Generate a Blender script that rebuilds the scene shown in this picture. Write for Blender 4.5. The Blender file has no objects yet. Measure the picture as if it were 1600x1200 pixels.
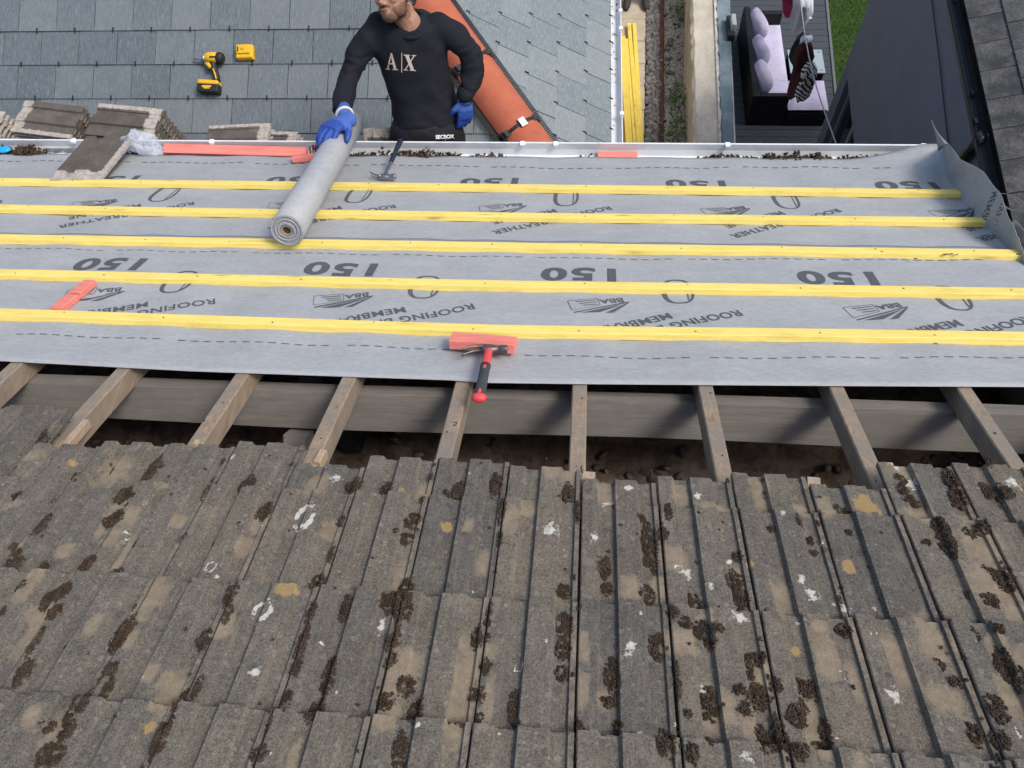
import bpy, math, random
import numpy as np
from mathutils import Vector, Matrix, noise as mnoise
from mathutils.bvhtree import BVHTree
rng = random.Random(7); nrg = np.random.default_rng(7)
SC = bpy.context.scene; COL = SC.collection

# ------------------------------------------------------------------ camera, sky, sun
CAMZ = 6.85; H = 1.45; PITCH = math.radians(28); F = 1230.076
A = np.array([[0.99575528, 0.08900834, -0.02343061], [-0.03054274, 0.55968981, 0.82813915], [0.08682494, -0.82390827, 0.56003264]])
cp, sp = math.cos(PITCH), math.sin(PITCH)
B = np.array([[1, 0, 0], [0, cp, sp], [0, -sp, cp]])      # roof axes: across, down the slope, normal
M = B @ A.T
CAM = np.array([0, 0, CAMZ])
cd = bpy.data.cameras.new('camera'); cam = bpy.data.objects.new('camera', cd); COL.objects.link(cam)
mw = Matrix.Identity(4)
for i in range(3):
    for j in range(3): mw[i][j] = M[i, j]
mw.translation = Vector(CAM); cam.matrix_world = mw
cd.sensor_width = 36; cd.lens = F / 1600 * 36; cd.clip_start = 0.05; cd.clip_end = 600
SC.camera = cam
SUN = Vector((0.54, -0.15, 0.83)).normalized()
wd = bpy.data.worlds.new('World'); SC.world = wd; wd.use_nodes = True
wn = wd.node_tree; sky = wn.nodes.new('ShaderNodeTexSky'); sky.sky_type = 'NISHITA'; sky.sun_disc = False
sky.sun_elevation = math.asin(SUN.z); sky.sun_rotation = math.atan2(SUN.x, SUN.y)
sky.dust_density = 3.0; sky.air_density = 1.0
bg = wn.nodes['Background']; bg.inputs[1].default_value = 0.15
wn.links.new(sky.outputs[0], bg.inputs[0])
sl = bpy.data.lights.new('sun', 'SUN'); sl.energy = 1.68; sl.angle = math.radians(17); sl.color = (1, 0.955, 0.88)
so = bpy.data.objects.new('sun', sl); COL.objects.link(so); so.rotation_euler = SUN.to_track_quat('Z', 'Y').to_euler()
SC.view_settings.view_transform = 'Standard'; SC.view_settings.look = 'None'; SC.view_settings.gamma = 1
SC.view_settings.exposure = 0.54

# ------------------------------------------------------------------ placing helpers (a pixel of the 1600 px photo -> a point on a real plane)
def ray(px, py): return M @ np.array([(px - 800) / F, (600 - py) / F, -1.0])
def R(px, py, n=0.0):
    c = A.T @ np.array([(px - 800) / F, (600 - py) / F, -1.0]); k = (H - n) / -c[2]
    return c[0] * k, c[1] * k
def W(x, t, n=0.0): return Vector(CAM + B @ np.array([x, t, n - H]))
def RW(px, py, n=0.0): return W(*R(px, py, n), n)
def Dp(px, py, w): return Vector(CAM + ray(px, py) * w)
def Zp(px, py, z):
    r = ray(px, py); return Vector(CAM + r * ((z - CAMZ) / r[2]))
def depth(p): return -(M.T @ (np.array(p) - CAM))[2]
NRM = Vector(B[:, 2]); DWN = Vector(B[:, 1]); EX = Vector((1, 0, 0)); UP = Vector((0, 0, 1))
def lerp(a, b, s): return a + (b - a) * s
def sstep(a, b, x):
    s = np.clip((x - a) / (b - a), 0, 1); return s * s * (3 - 2 * s)

# ------------------------------------------------------------------ object helpers
def tag(o, label=None, cat=None, group=None, kind=None):
    if label: o['label'] = label
    if cat: o['category'] = cat
    if group: o['group'] = group
    if kind: o['kind'] = kind
    return o
def wloc(o):
    v = Vector((0, 0, 0))
    while o is not None: v += o.location; o = o.parent
    return v
def thing(name, label, cat, loc=(0, 0, 0), group=None):
    o = bpy.data.objects.new(name, None); o.empty_display_size = .1; COL.objects.link(o); o.location = loc
    return tag(o, label, cat, group)
class MB:
    def __init__(s): s.v = []; s.f = []
    def add(s, vs, fs):
        b = len(s.v); s.v += [Vector(q) for q in vs]; s.f += [tuple(i + b for i in q) for q in fs]; return s
    def box(s, c, ax, ay, az):      # centre and three half-axis vectors
        c, ax, ay, az = Vector(c), Vector(ax), Vector(ay), Vector(az)
        vs = [c + ax * i + ay * j + az * k for i in (-1, 1) for j in (-1, 1) for k in (-1, 1)]
        fs = [(0, 1, 3, 2), (4, 6, 7, 5), (0, 4, 5, 1), (2, 3, 7, 6), (0, 2, 6, 4), (1, 5, 7, 3)]
        if ax.cross(ay).dot(az) < 0: fs = [q[::-1] for q in fs]
        return s.add(vs, fs)
    def abox(s, lo, hi):
        lo, hi = Vector(lo), Vector(hi); c = (lo + hi) / 2; d = (hi - lo) / 2
        return s.box(c, (d.x, 0, 0), (0, d.y, 0), (0, 0, d.z))
    def beam(s, p0, p1, up, w, d, seg=1, jit=0):     # top centre line p0-p1, hangs d below, chamfered
        p0, p1 = Vector(p0), Vector(p1); a = (p1 - p0).normalized(); r = a.cross(Vector(up)).normalized(); u = r.cross(a)
        ch = min(w, d) * .08
        prof = [(-w / 2 + ch, 0), (w / 2 - ch, 0), (w / 2, -ch), (w / 2, -d + ch), (w / 2 - ch, -d), (-w / 2 + ch, -d), (-w / 2, -d + ch), (-w / 2, -ch)]
        rings = []
        for k in range(seg + 1):
            o = r * rng.uniform(-jit, jit) + u * rng.uniform(-jit, jit)
            rings.append([lerp(p0, p1, k / seg) + r * x + u * y + o for x, y in prof])
        return s.loft(rings)
    def loft(s, rings, caps=True, closed=True):
        n = len(rings[0]); b = len(s.v)
        for rg in rings: s.v += [Vector(q) for q in rg]
        for k in range(len(rings) - 1):
            for i in range(n if closed else n - 1):
                j = (i + 1) % n
                s.f.append((b + k * n + i, b + k * n + j, b + (k + 1) * n + j, b + (k + 1) * n + i))
        if caps and closed:
            s.f.append(tuple(b + i for i in range(n))[::-1]); s.f.append(tuple(b + (len(rings) - 1) * n + i for i in range(n)))
        return s
    def tube(s, pts, rad, n=10, sx=None):
        pts = [Vector(p) for p in pts]; rings = []
        ref = None
        for k, p in enumerate(pts):
            d = (pts[min(k + 1, len(pts) - 1)] - pts[max(k - 1, 0)]).normalized()
            if ref is None: ref = d.orthogonal().normalized() if sx is None else Vector(sx)
            a = (ref - d * ref.dot(d)).normalized(); b = d.cross(a); ref = a
            r = rad[k] if isinstance(rad, (list, tuple)) else rad
            ra, rb = r if isinstance(r, (list, tuple)) else (r, r)
            rings.append([p + a * math.cos(2 * math.pi * i / n) * ra + b * math.sin(2 * math.pi * i / n) * rb for i in range(n)])
        return s.loft(rings)
    def ball(s, c, r, n=8, m=6, ax=None):
        c = Vector(c); ax = ax or (Vector((1, 0, 0)), Vector((0, 1, 0)), Vector((0, 0, 1)))
        r = r if isinstance(r, (list, tuple)) else (r, r, r)
        rings = []
        for k in range(1, m):
            th = math.pi * k / m
            rings.append([c + ax[0] * (r[0] * math.sin(th) * math.cos(2 * math.pi * i / n)) + ax[1] * (r[1] * math.sin(th) * math.sin(2 * math.pi * i / n)) - ax[2] * (r[2] * math.cos(th)) for i in range(n)])
        b = len(s.v); s.loft(rings, caps=False)
        t0 = len(s.v); s.v += [c - ax[2] * r[2], c + ax[2] * r[2]]
        for i in range(n):
            j = (i + 1) % n
            s.f.append((t0, b + j, b + i)); s.f.append((t0 + 1, b + (m - 2) * n + i, b + (m - 2) * n + j))
        return s
    def mesh(s, name, origin=(0, 0, 0)):
        me = bpy.data.meshes.new(name); o = Vector(origin)
        me.from_pydata([tuple(q - o) for q in s.v], [], s.f); me.update(); return me
    def build(s, name, mat, parent=None, smooth=False, loc=None, kind=None):
        pl = wloc(parent) if parent else Vector((0, 0, 0))
        if loc is None: loc = pl if parent else sum(s.v, Vector()) / max(1, len(s.v))
        me = s.mesh(name, loc); return link(name, me, mat, parent, smooth, Vector(loc) - pl, kind)
def link(name, me, mat, parent=None, smooth=False, loc=(0, 0, 0), kind=None):
    o = bpy.data.objects.new(name, me); COL.objects.link(o); o.location = loc
    if mat:
        for m in (mat if isinstance(mat, list) else [mat]): me.materials.append(m)
    if smooth: me.polygons.foreach_set('use_smooth', [True] * len(me.polygons))
    if parent: o.parent = parent
    if kind: o['kind'] = kind
    return o
def bevel(o, w=.004, seg=2):
    m = o.modifiers.new('bevel', 'BEVEL'); m.width = w; m.segments = seg; m.limit_method = 'ANGLE'; m.angle_limit = math.radians(35); return o
def grid_mesh(name, P, uvflip=False):   # P: (nu,nv,3) numpy
    nu, nv, _ = P.shape; me = bpy.data.meshes.new(name)
    idx = np.arange(nu * nv).reshape(nu, nv)
    q = np.stack([idx[:-1, :-1], idx[1:, :-1], idx[1:, 1:], idx[:-1, 1:]], -1).reshape(-1, 4)
    if uvflip: q = q[:, ::-1]
    me.vertices.add(nu * nv); me.vertices.foreach_set('co', P.reshape(-1).astype(np.float32))
    me.loops.add(q.size); me.loops.foreach_set('vertex_index', q.reshape(-1).astype(np.int32))
    me.polygons.add(len(q)); me.polygons.foreach_set('loop_start', (np.arange(len(q)) * 4).astype(np.int32))
    me.update(calc_edges=True); return me
def raw_mesh(name, V, Fc):
    me = bpy.data.meshes.new(name); k = Fc.shape[1]
    me.vertices.add(len(V)); me.vertices.foreach_set('co', V.reshape(-1).astype(np.float32))
    me.loops.add(Fc.size); me.loops.foreach_set('vertex_index', Fc.reshape(-1).astype(np.int32))
    me.polygons.add(len(Fc)); me.polygons.foreach_set('loop_start', (np.arange(len(Fc)) * k).astype(np.int32))
    me.update(calc_edges=True); return me
_t = (1 + 5 ** .5) / 2
ICO_V = np.array([(-1, _t, 0), (1, _t, 0), (-1, -_t, 0), (1, -_t, 0), (0, -1, _t), (0, 1, _t), (0, -1, -_t), (0, 1, -_t), (_t, 0, -1), (_t, 0, 1), (-_t, 0, -1), (-_t, 0, 1)]) / math.sqrt(1 + _t * _t)
ICO_F = np.array([(0, 11, 5), (0, 5, 1), (0, 1, 7), (0, 7, 10), (0, 10, 11), (1, 5, 9), (5, 11, 4), (11, 10, 2), (10, 7, 6), (7, 1, 8), (3, 9, 4), (3, 4, 2), (3, 2, 6), (3, 6, 8), (3, 8, 9), (4, 9, 5), (2, 4, 11), (6, 2, 10), (8, 6, 7), (9, 8, 1)])
def lumps(name, C, S, mat, parent=None, loc=(0, 0, 0), kind='stuff', jit=.35, smooth=False):
    """many small uneven lumps as one mesh. C (n,3) world centres, S (n,3) radii"""
    C = np.asarray(C, float); S = np.asarray(S, float); n = len(C)
    V = ICO_V[None] * (1 + nrg.uniform(-jit, jit, (n, 12, 1)))
    q = nrg.normal(size=(n, 4)); q /= np.linalg.norm(q, axis=1, keepdims=True); w, x, y, z = q.T
    Rm = np.stack([1 - 2 * (y * y + z * z), 2 * (x * y - z * w), 2 * (x * z + y * w), 2 * (x * y + z * w), 1 - 2 * (x * x + z * z), 2 * (y * z - x * w), 2 * (x * z - y * w), 2 * (y * z + x * w), 1 - 2 * (x * x + y * y)], -1).reshape(n, 3, 3)
    V = np.einsum('nij,nkj->nki', Rm, V * S[:, None]) + C[:, None] - np.array(loc)
    Fc = (ICO_F[None] + 12 * np.arange(n)[:, None, None]).reshape(-1, 3)
    me = raw_mesh(name, V.reshape(-1, 3), Fc)
    pl = wloc(parent) if parent else Vector((0, 0, 0))
    return link(name, me, mat, parent, smooth, Vector(loc) - pl, kind)
def remesh(mb, name, voxel, smooth=6, origin=(0, 0, 0), factor=.5):
    me = mb.mesh('tmp', origin); o = bpy.data.objects.new('tmp', me); COL.objects.link(o)
    m = o.modifiers.new('r', 'REMESH'); m.mode = 'VOXEL'; m.voxel_size = voxel; m.use_smooth_shade = True
    if smooth:
        s = o.modifiers.new('s', 'SMOOTH'); s.iterations = smooth; s.factor = factor
    dg = bpy.context.evaluated_depsgraph_get(); dg.update()
    out = bpy.data.meshes.new_from_object(o.evaluated_get(dg)); out.name = name
    bpy.data.objects.remove(o); bpy.data.meshes.remove(me); out.materials.clear(); return out
def text_polys(body, size=1.0, bold=0.0, align='CENTER', sx=1.0, space=1.0):
    cu = bpy.data.curves.new('t', 'FONT'); cu.body = body; cu.size = size; cu.offset = bold; cu.align_x = align; cu.align_y = 'CENTER'; cu.resolution_u = 4; cu.space_character = space
    o = bpy.data.objects.new('t', cu); me = bpy.data.meshes.new_from_object(o)
    vs = [Vector((v.co.x * sx, v.co.y, 0)) for v in me.vertices]; fs = [tuple(p.vertices) for p in me.polygons]
    bpy.data.objects.remove(o); bpy.data.curves.remove(cu); bpy.data.meshes.remove(me); return vs, fs

# ------------------------------------------------------------------ materials
class NT:
    def __init__(s, name, rough=.7, spec=.3):
        s.m = bpy.data.materials.new(name); s.m.use_nodes = True; s.t = s.m.node_tree; s.b = s.t.nodes['Principled BSDF']
        s.b.inputs['Roughness'].default_value = rough; s.b.inputs['Specular IOR Level'].default_value = spec
        s.tc = s.t.nodes.new('ShaderNodeTexCoord'); s.oi = None
    def n(s, typ, **kw):
        nd = s.t.nodes.new(typ)
        for k, v in kw.items(): setattr(nd, k, v)
        return nd
    def l(s, a, b): s.t.links.new(a, b)
    def rnd(s):
        if not s.oi: s.oi = s.n('ShaderNodeObjectInfo')
        return s.oi.outputs['Random']
    def coord(s, scale=(1, 1, 1), rot=(0, 0, 0), per_obj=False):
        mp = s.n('ShaderNodeMapping'); mp.inputs['Scale'].default_value = scale; mp.inputs['Rotation'].default_value = rot
        s.l(s.tc.outputs['Object'], mp.inputs[0])
        if per_obj:
            mm = s.n('ShaderNodeMath', operation='MULTIPLY'); s.l(s.rnd(), mm.inputs[0]); mm.inputs[1].default_value = 37.0
            s.l(mm.outputs[0], mp.inputs['Location'])
        return mp.outputs[0]
    def noise(s, scale, detail=3, rough=.5, co=None, dist=0):
        nd = s.n('ShaderNodeTexNoise'); nd.inputs['Scale'].default_value = scale; nd.inputs['Detail'].default_value = detail; nd.inputs['Roughness'].default_value = rough; nd.inputs['Distortion'].default_value = dist
        s.l(co if co is not None else s.tc.outputs['Object'], nd.inputs['Vector']); return nd.outputs[0]
    def vor(s, scale, co=None, feature='F1'):
        nd = s.n('ShaderNodeTexVoronoi', feature=feature); nd.inputs['Scale'].default_value = scale
        s.l(co if co is not None else s.tc.outputs['Object'], nd.inputs['Vector']); return nd.outputs[0]
    def ramp(s, fac, stops):
        nd = s.n('ShaderNodeValToRGB'); e = nd.color_ramp.elements
        while len(e) < len(stops): e.new(.5)
        for k, (p, c) in enumerate(stops):
            e[k].position = p; e[k].color = (c, c, c, 1) if isinstance(c, (int, float)) else (*c, 1)
        s.l(fac, nd.inputs[0]); return nd.outputs[0]
    def mix(s, fac, a, b, mode='MIX'):
        nd = s.n('ShaderNodeMix', data_type='RGBA', blend_type=mode)
        for sock, v in ((nd.inputs[0], fac), (nd.inputs[6], a), (nd.inputs[7], b)):
            if hasattr(v, 'links') or hasattr(v, 'is_linked'): s.l(v, sock)
            elif isinstance(v, (int, float)): sock.default_value = v if sock == nd.inputs[0] else (v, v, v, 1)
            else: sock.default_value = (*v, 1)
        return nd.outputs[2]
    def math(s, op, a, b=None, clamp=False):
        nd = s.n('ShaderNodeMath', operation=op, use_clamp=clamp)
        for k, v in enumerate((a, b)):
            if v is None: continue
            if isinstance(v, (int, float)): nd.inputs[k].default_value = v
            else: s.l(v, nd.inputs[k])
        return nd.outputs[0]
    def attr(s, name):
        nd = s.n('ShaderNodeAttribute'); nd.attribute_name = name
        sp = s.n('ShaderNodeSeparateColor'); s.l(nd.outputs['Color'], sp.inputs[0]); return sp.outputs
    def out(s, col=None, bump=None, bs=.3, bd=.002, rough=None, metal=None):
        if col is not None:
            if hasattr(col, 'is_linked'): s.l(col, s.b.inputs['Base Color'])
            else: s.b.inputs['Base Color'].default_value = (*col, 1)
        if bump is not None:
            bp = s.n('ShaderNodeBump'); bp.inputs['Strength'].default_value = bs; bp.inputs['Distance'].default_value = bd
            s.l(bump, bp.inputs['Height']); s.l(bp.outputs[0], s.b.inputs['Normal'])
        if rough is not None: s.l(rough, s.b.inputs['Roughness'])
        if metal is not None: s.b.inputs['Metallic'].default_value = metal
        return s.m
def plain(name, c, rough=.6, var=.15, scale=30, spec=.3, metal=None, bump=.15, per=False):
    t = NT(name, rough, spec); co = t.coord(per_obj=per)
    n1 = t.noise(scale, 4, .6, co); n2 = t.noise(scale * 9, 2, .5, co)
    d = tuple(x * (1 - var) for x in c); u = tuple(min(1, x * (1 + var)) for x in c)
    col = t.ramp(t.math('ADD', t.math('MULTIPLY', n1, .65), t.math('MULTIPLY', n2, .35)), [(.3, d), (.7, u)])
    return t.out(col, n2, bump, .001, metal=metal)

def mat_tile():
    t = NT('weathered_concrete_tile', .92, .15); co = t.coord(per_obj=True)
    big = t.noise(6, 4, .6, co); mid = t.noise(34, 4, .65, co); fine = t.noise(420, 2, .7, co); spk = t.noise(800, 1, .5, co)
    base = t.ramp(big, [(.3, (.116, .106, .090)), (.5, (.152, .138, .116)), (.72, (.205, .180, .142))])
    base = t.mix(t.ramp(mid, [(.38, .0), (.7, .75)]), base, (.092, .082, .068))
    crust = t.noise(24, 8, .78, co, .3); base = t.mix(t.ramp(crust, [(.53, 0), (.68, .45)]), base, (.225, .200, .155))
    crust2 = t.noise(31, 8, .8, t.coord((1.1, .9, 1), (0, 0, 1), per_obj=True)); base = t.mix(t.ramp(crust2, [(.54, 0), (.70, .55)]), base, (.054, .047, .039))
    moss_f = t.noise(13, 6, .75, co, .5); base = t.mix(t.ramp(moss_f, [(.54, 0), (.68, .4)]), base, (.15, .135, .09))
    gr = t.noise(190, 3, .8, co)
    base = t.mix(t.ramp(gr, [(.36, .7), (.5, 0)]), base, (.042, .036, .029))
    base = t.mix(t.ramp(gr, [(.54, 0), (.70, .6)]), base, (.27, .24, .195))
    base = t.mix(t.ramp(fine, [(.36, .75), (.52, 0)]), base, (.045, .040, .037))
    base = t.mix(t.ramp(spk, [(.56, 0), (.7, .6)]), base, (.33, .31, .28))
    for sc_, mx, amt, lo, hi in ((26, .55, .62, (.055, .05, .047), (.22, .215, .19)), (47, .60, .55, (.06, .054, .048), (.28, .27, .24)), (85, .62, .5, (.05, .045, .04), (.30, .29, .26))):
        v = t.n('ShaderNodeTexVoronoi'); v.inputs['Scale'].default_value = sc_; t.l(co, v.inputs['Vector'])
        wob = t.math('ADD', v.outputs['Distance'], t.math('MULTIPLY', t.noise(sc_ * 5, 3, .6, co), .26))
        sc = t.n('ShaderNodeSeparateColor'); t.l(v.outputs['Color'], sc.inputs[0])
        rad = t.math('SUBTRACT', t.math('MULTIPLY', sc.outputs[0], mx), .12)
        dif = t.math('SUBTRACT', rad, wob); spot = t.ramp(dif, [(.0, 0), (.03, 1), (.10, .75), (.22, .55)])
        lc = t.ramp(sc.outputs[1], [(.0, lo), (.5, lo), (.52, tuple(x * .8 for x in hi)), (1, hi)])
        base = t.mix(t.math('MULTIPLY', spot, amt), base, lc)
    tint = t.ramp(t.rnd(), [(0, (.80, .80, .82)), (.35, (1.0, .98, .95)), (.7, (1.08, 1.03, .96)), (1, (.90, .86, .82))])
    base = t.mix(1.0, base, tint, 'MULTIPLY')
    stre = t.noise(3, 5, .65, t.coord((30, 3.2, 3.2), per_obj=True)); base = t.mix(t.ramp(stre, [(.52, 0), (.74, .45)]), base, (.21, .185, .145)); stre2 = t.noise(3, 5, .65, t.coord((22, 2.6, 2.6), (0, 0, .02), per_obj=True)); base = t.mix(t.ramp(stre2, [(.55, 0), (.75, .45)]), base, (.06, .053, .045))
    a = t.attr('stain')
    e = t.math('ADD', t.math('MULTIPLY', t.math('SUBTRACT', t.noise(48, 5, .7, co), .5), 1.1), t.math('MULTIPLY', t.math('SUBTRACT', t.noise(15, 3, .6, co), .5), .8))
    ef = t.math('ADD', t.math('MULTIPLY', t.math('SUBTRACT', t.noise(75, 3, .6, co), .5), 1.5), t.math('MULTIPLY', t.math('SUBTRACT', t.noise(210, 3, .7, co), .5), .7))
    tm = t.ramp(t.math('ADD', a[0], e), [(.30, 0), (.52, .7), (.75, 1)])
    tc_ = t.mix(t.ramp(fine, [(.35, .6), (.5, 0)]), t.ramp(mid, [(.35, (.21, .165, .11)), (.65, (.31, .25, .175))]), (.12, .092, .065))
    base = t.mix(t.math('MULTIPLY', tm, .78), base, tc_)
    om = t.ramp(t.math('ADD', a[2], e), [(.42, 0), (.62, 1)])
    base = t.mix(t.math('MULTIPLY', om, .8), base, t.mix(t.ramp(fine, [(.38, .5), (.52, 0)]), (.36, .245, .10), (.14, .10, .05)))
    wm = t.ramp(t.math('ADD', a[1], ef), [(.56, 0), (.68, .7), (.9, 1)])
    base = t.mix(t.math('MULTIPLY', wm, .85), base, (.58, .56, .49))
    h = t.math('ADD', t.math('MULTIPLY', gr, .9), t.math('ADD', t.math('MULTIPLY', mid, .8), t.math('MULTIPLY', crust, .8)))
    return t.out(base, h, .6, .003)
def mat_wood(name, c0, c1, ax=0, scale=1.0, knots=True, grey=None, rough=.75):
    t = NT(name, rough, .25); s = [30 * scale] * 3; s[ax] = 1.6 * scale; co = t.coord(tuple(s), per_obj=True)
    g = t.noise(3, 5, .65, co, .6); s2 = [170 * scale] * 3; s2[ax] = 5 * scale; co2 = t.coord(tuple(s2), per_obj=True); f = t.noise(2, 3, .6, co2)
    col = t.ramp(t.math('ADD', t.math('MULTIPLY', g, .7), t.math('MULTIPLY', f, .3)), [(.32, c0), (.66, c1)])
    if knots:
        s3 = [17] * 3; s3[ax] = 3.2; co3 = t.coord(tuple(s3), per_obj=True); v = t.n('ShaderNodeTexVoronoi'); v.inputs['Scale'].default_value = 1.0; t.l(co3, v.inputs['Vector'])
        kn = t.ramp(v.outputs['Distance'], [(.05, 1), (.12, .35), (.2, 0)])
        sck = t.n('ShaderNodeSeparateColor'); t.l(v.outputs['Color'], sck.inputs[0]); kn = t.math('MULTIPLY', kn, t.ramp(sck.outputs[0], [(.35, 0), (.65, 1)]))
        dirt = t.noise(5, 5, .7, t.coord((1, 3, 3), per_obj=True)); col = t.mix(t.ramp(dirt, [(.52, 0), (.72, .35)]), col, tuple(x * .62 for x in c0))
        col = t.mix(t.math('MULTIPLY', kn, .75), col, tuple(x * .42 for x in c0))
    if grey:
        w = t.noise(9, 4, .6, t.coord(per_obj=True)); col = t.mix(t.ramp(w, [(.4, 0), (.62, .8)]), col, grey)
    return t.out(col, t.math('ADD', g, f), .25, .0015)
def mat_membrane():
    t = NT('grey_breather_membrane', .62, .32); co = t.coord((1, 1, 1))
    a = t.noise(5, 4, .6, t.coord((1, 2.6, 2.6))); b = t.noise(60, 4, .75, t.coord((.55, 1.4, 1.4))); c = t.noise(330, 2, .6, co)
    col = t.ramp(t.math('ADD', t.math('MULTIPLY', a, .35), t.math('MULTIPLY', b, .65)), [(.36, (.294, .302, .306)), (.66, (.398, .407, .410))])
    col = t.mix(t.ramp(c, [(.35, .35), (.55, 0)]), col, (.24, .25, .27))
    col = t.mix(t.ramp(t.noise(2.2, 6, .7), [(.55, 0), (.75, .3)]), col, (.23, .225, .215))
    col = t.mix(t.ramp(t.noise(9, 6, .8, t.coord((1, 1.6, 1.6))), [(.6, 0), (.72, .3)]), col, (.46, .465, .47))
    return t.out(col, t.math('ADD', b, t.math('MULTIPLY', c, .5)), .25, .0012)
def mat_slate(name, c0, c1, c2):
    t = NT(name, .5, .42); co = t.coord(per_obj=True)
    a = t.noise(7, 4, .6, co); s = t.noise(3.2, 4, .7, t.coord((42, 6, 6), per_obj=True)); f = t.noise(160, 3, .7, co); f2 = t.noise(60, 3, .8, co)
    col = t.ramp(t.math('ADD', t.math('MULTIPLY', a, .5), t.math('MULTIPLY', t.rnd(), .5)), [(.25, c0), (.55, c1), (.8, c2)])
    col = t.mix(t.ramp(s, [(.48, 0), (.7, .6)]), col, tuple(min(1, x * 1.6) for x in c2))
    col = t.mix(t.ramp(f, [(.5, 0), (.72, .5)]), col, tuple(min(1, x * 1.5) for x in c2))
    col = t.mix(t.ramp(f2, [(.3, .4), (.45, 0)]), col, tuple(x * .6 for x in c0))
    return t.out(col, t.math('ADD', t.math('ADD', s, f), a), .4, .0018)
def mat_stain(name, base, dark, sc=4, rough=.85, streak=(1, 1, 1)):
    t = NT(name, rough, .25); co = t.coord(streak); a = t.noise(sc, 5, .65, co); b = t.noise(sc * 14, 4, .7); f = t.noise(sc * 60, 2, .6)
    col = t.mix(t.ramp(a, [(.42, 0), (.62, .85)]), base, dark)
    col = t.mix(t.ramp(b, [(.5, 0), (.7, .5)]), col, tuple(x * .7 for x in dark))
    return t.out(col, t.math('ADD', b, f), .4, .003)

M_TILE = mat_tile()
M_MOSS = (lambda t: t.out(t.ramp(t.math('ADD', t.math('MULTIPLY', t.noise(40, 4, .6), .6), t.math('MULTIPLY', t.noise(300, 2, .6), .4)), [(.3, (.024, .017, .012)), (.5, (.058, .041, .028)), (.7, (.115, .086, .058))]), t.noise(400, 3, .7), .6, .003))(NT('dry_brown_moss', .95, .1))
M_YEL = mat_wood('yellow_treated_batten', (.74, .55, .12), (.88, .72, .22))
M_YELY = mat_wood('yellow_treated_batten_long', (.68, .48, .07), (.84, .66, .15), ax=1)
M_PINK = mat_wood('pink_treated_batten', (.62, .155, .125), (.80, .27, .215), rough=.7)
M_RAFT = mat_wood('old_rafter_timber', (.19, .135, .09), (.35, .275, .20), ax=1, grey=(.20, .175, .145))
M_PURL = mat_wood('old_purlin_timber', (.145, .132, .118), (.25, .228, .203), grey=(.17, .16, .148))
M_BROKEN = mat_wood('fresh_broken_wood', (.30, .215, .145), (.47, .36, .26), ax=1, knots=False)
M_MEMB = mat_membrane()
M_PRINT = plain('dark_grey_print', (.085, .09, .098), .7, .2, 60, bump=0)
M_INSUL = mat_stain('brown_loft_insulation', (.15, .115, .09), (.05, .038, .03), 14)
M_BRICK = mat_stain('house_wall_render', (.45, .42, .37), (.3, .28, .25), 3)
M_GUTTER = (lambda t: t.out(t.mix(t.ramp(t.noise(11, 5, .7), [(.5, 0), (.72, .55)]), (.68, .70, .71), (.46, .46, .45)), t.noise(60, 2), .05, .001))(NT('white_gutter_plastic', .35, .5))
M_WHITE = plain('white_plastic', (.78, .78, .77), .4, .06)
M_SLATE = mat_slate('blue_grey_slate', (.086, .104, .116), (.114, .134, .143), (.150, .168, .172))
M_SLATE2 = mat_slate('sunlit_slope_slate', (.135, .162, .168), (.165, .192, .196), (.205, .228, .228))  # same slate, lightened in colour for the slope facing the sun
M_BLACK = plain('black_plastic', (.02, .02, .022), .5, .2)
M_ORANGE = plain('terracotta_hip', (.40, .112, .060), .8, .16, 9)
M_STEEL = plain('steel', (.55, .55, .54), .35, .15, 40, metal=1.0)
M_DSTEEL = plain('worn_dark_steel', (.16, .145, .13), .45, .35, 60, metal=.85)

# ------------------------------------------------------------------ the setting: ground
def sheet(name, pts, mat, kind='structure', thick=0, parent=None):
    mb = MB(); n = len(pts)
    if thick:
        dn = Vector((0, 0, -thick)); mb.add([Vector(p) for p in pts] + [Vector(p) + dn for p in pts], [tuple(range(n)), tuple(range(2 * n - 1, n - 1, -1))] + [(i, i + n, (i + 1) % n + n, (i + 1) % n) for i in range(n)])
    else: mb.add(pts, [tuple(range(n))])
    return mb.build(name, mat, parent, kind=kind)
M_SOIL = mat_stain('bare_soil', (.20, .165, .12), (.11, .09, .065), 2)
sheet('ground', [(-150, -150, -.02), (150, -150, -.02), (150, 150, -.02), (-150, 150, -.02)], M_SOIL)
def gy(px, y, z=0.0, ref=None):
    """x of the line through photo pixels px=(top px at y=0, bottom px at y=225) on height z, at world y"""
    a, b = Zp(px[0], 0, z), Zp(px[1], 225, z); s = (y - a.y) / (b.y - a.y); return a.x + (b.x - a.x) * s
Y0, Y1 = 5.2, 13.0
M_PAVE = mat_stain('cream_paving', (.50, .44, .34), (.40, .34, .255), 5)
path = sheet('path', [(-0.6, Y0, 0.0), (gy((1010, 1008), Y0), Y0, 0.0), (gy((1010, 1008), Y1), Y1, 0.0), (-0.6, Y1, 0.0)], plain('path_bedding', (.10, .09, .075), .95))
ys = [5.0]
yj = sorted([Zp(1000, y, 0).y for y in (33, 68, 103, 138, 175, 213)]); step = (yj[-1] - yj[0]) / 5
js = [yj[0] - step * k for k in range(3, 0, -1)] + yj + [yj[-1] + step * k for k in range(1, 8)]
for k in range(len(js) - 1):
    a, b = js[k] + .004, js[k + 1] - .004; xr = gy((1009, 1006), (a + b) / 2)
    o = MB().abox((xr - .42 + rng.uniform(-.004, .004), a, .004), (xr, b, .035 + rng.uniform(0, .005))).build('paving_slab', M_PAVE, path); bevel(o, .006)
    o = MB().abox((xr - .86, a, .004), (xr - .43, b, .035 + rng.uniform(0, .005))).build('paving_slab', M_PAVE, path); bevel(o, .006)
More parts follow.
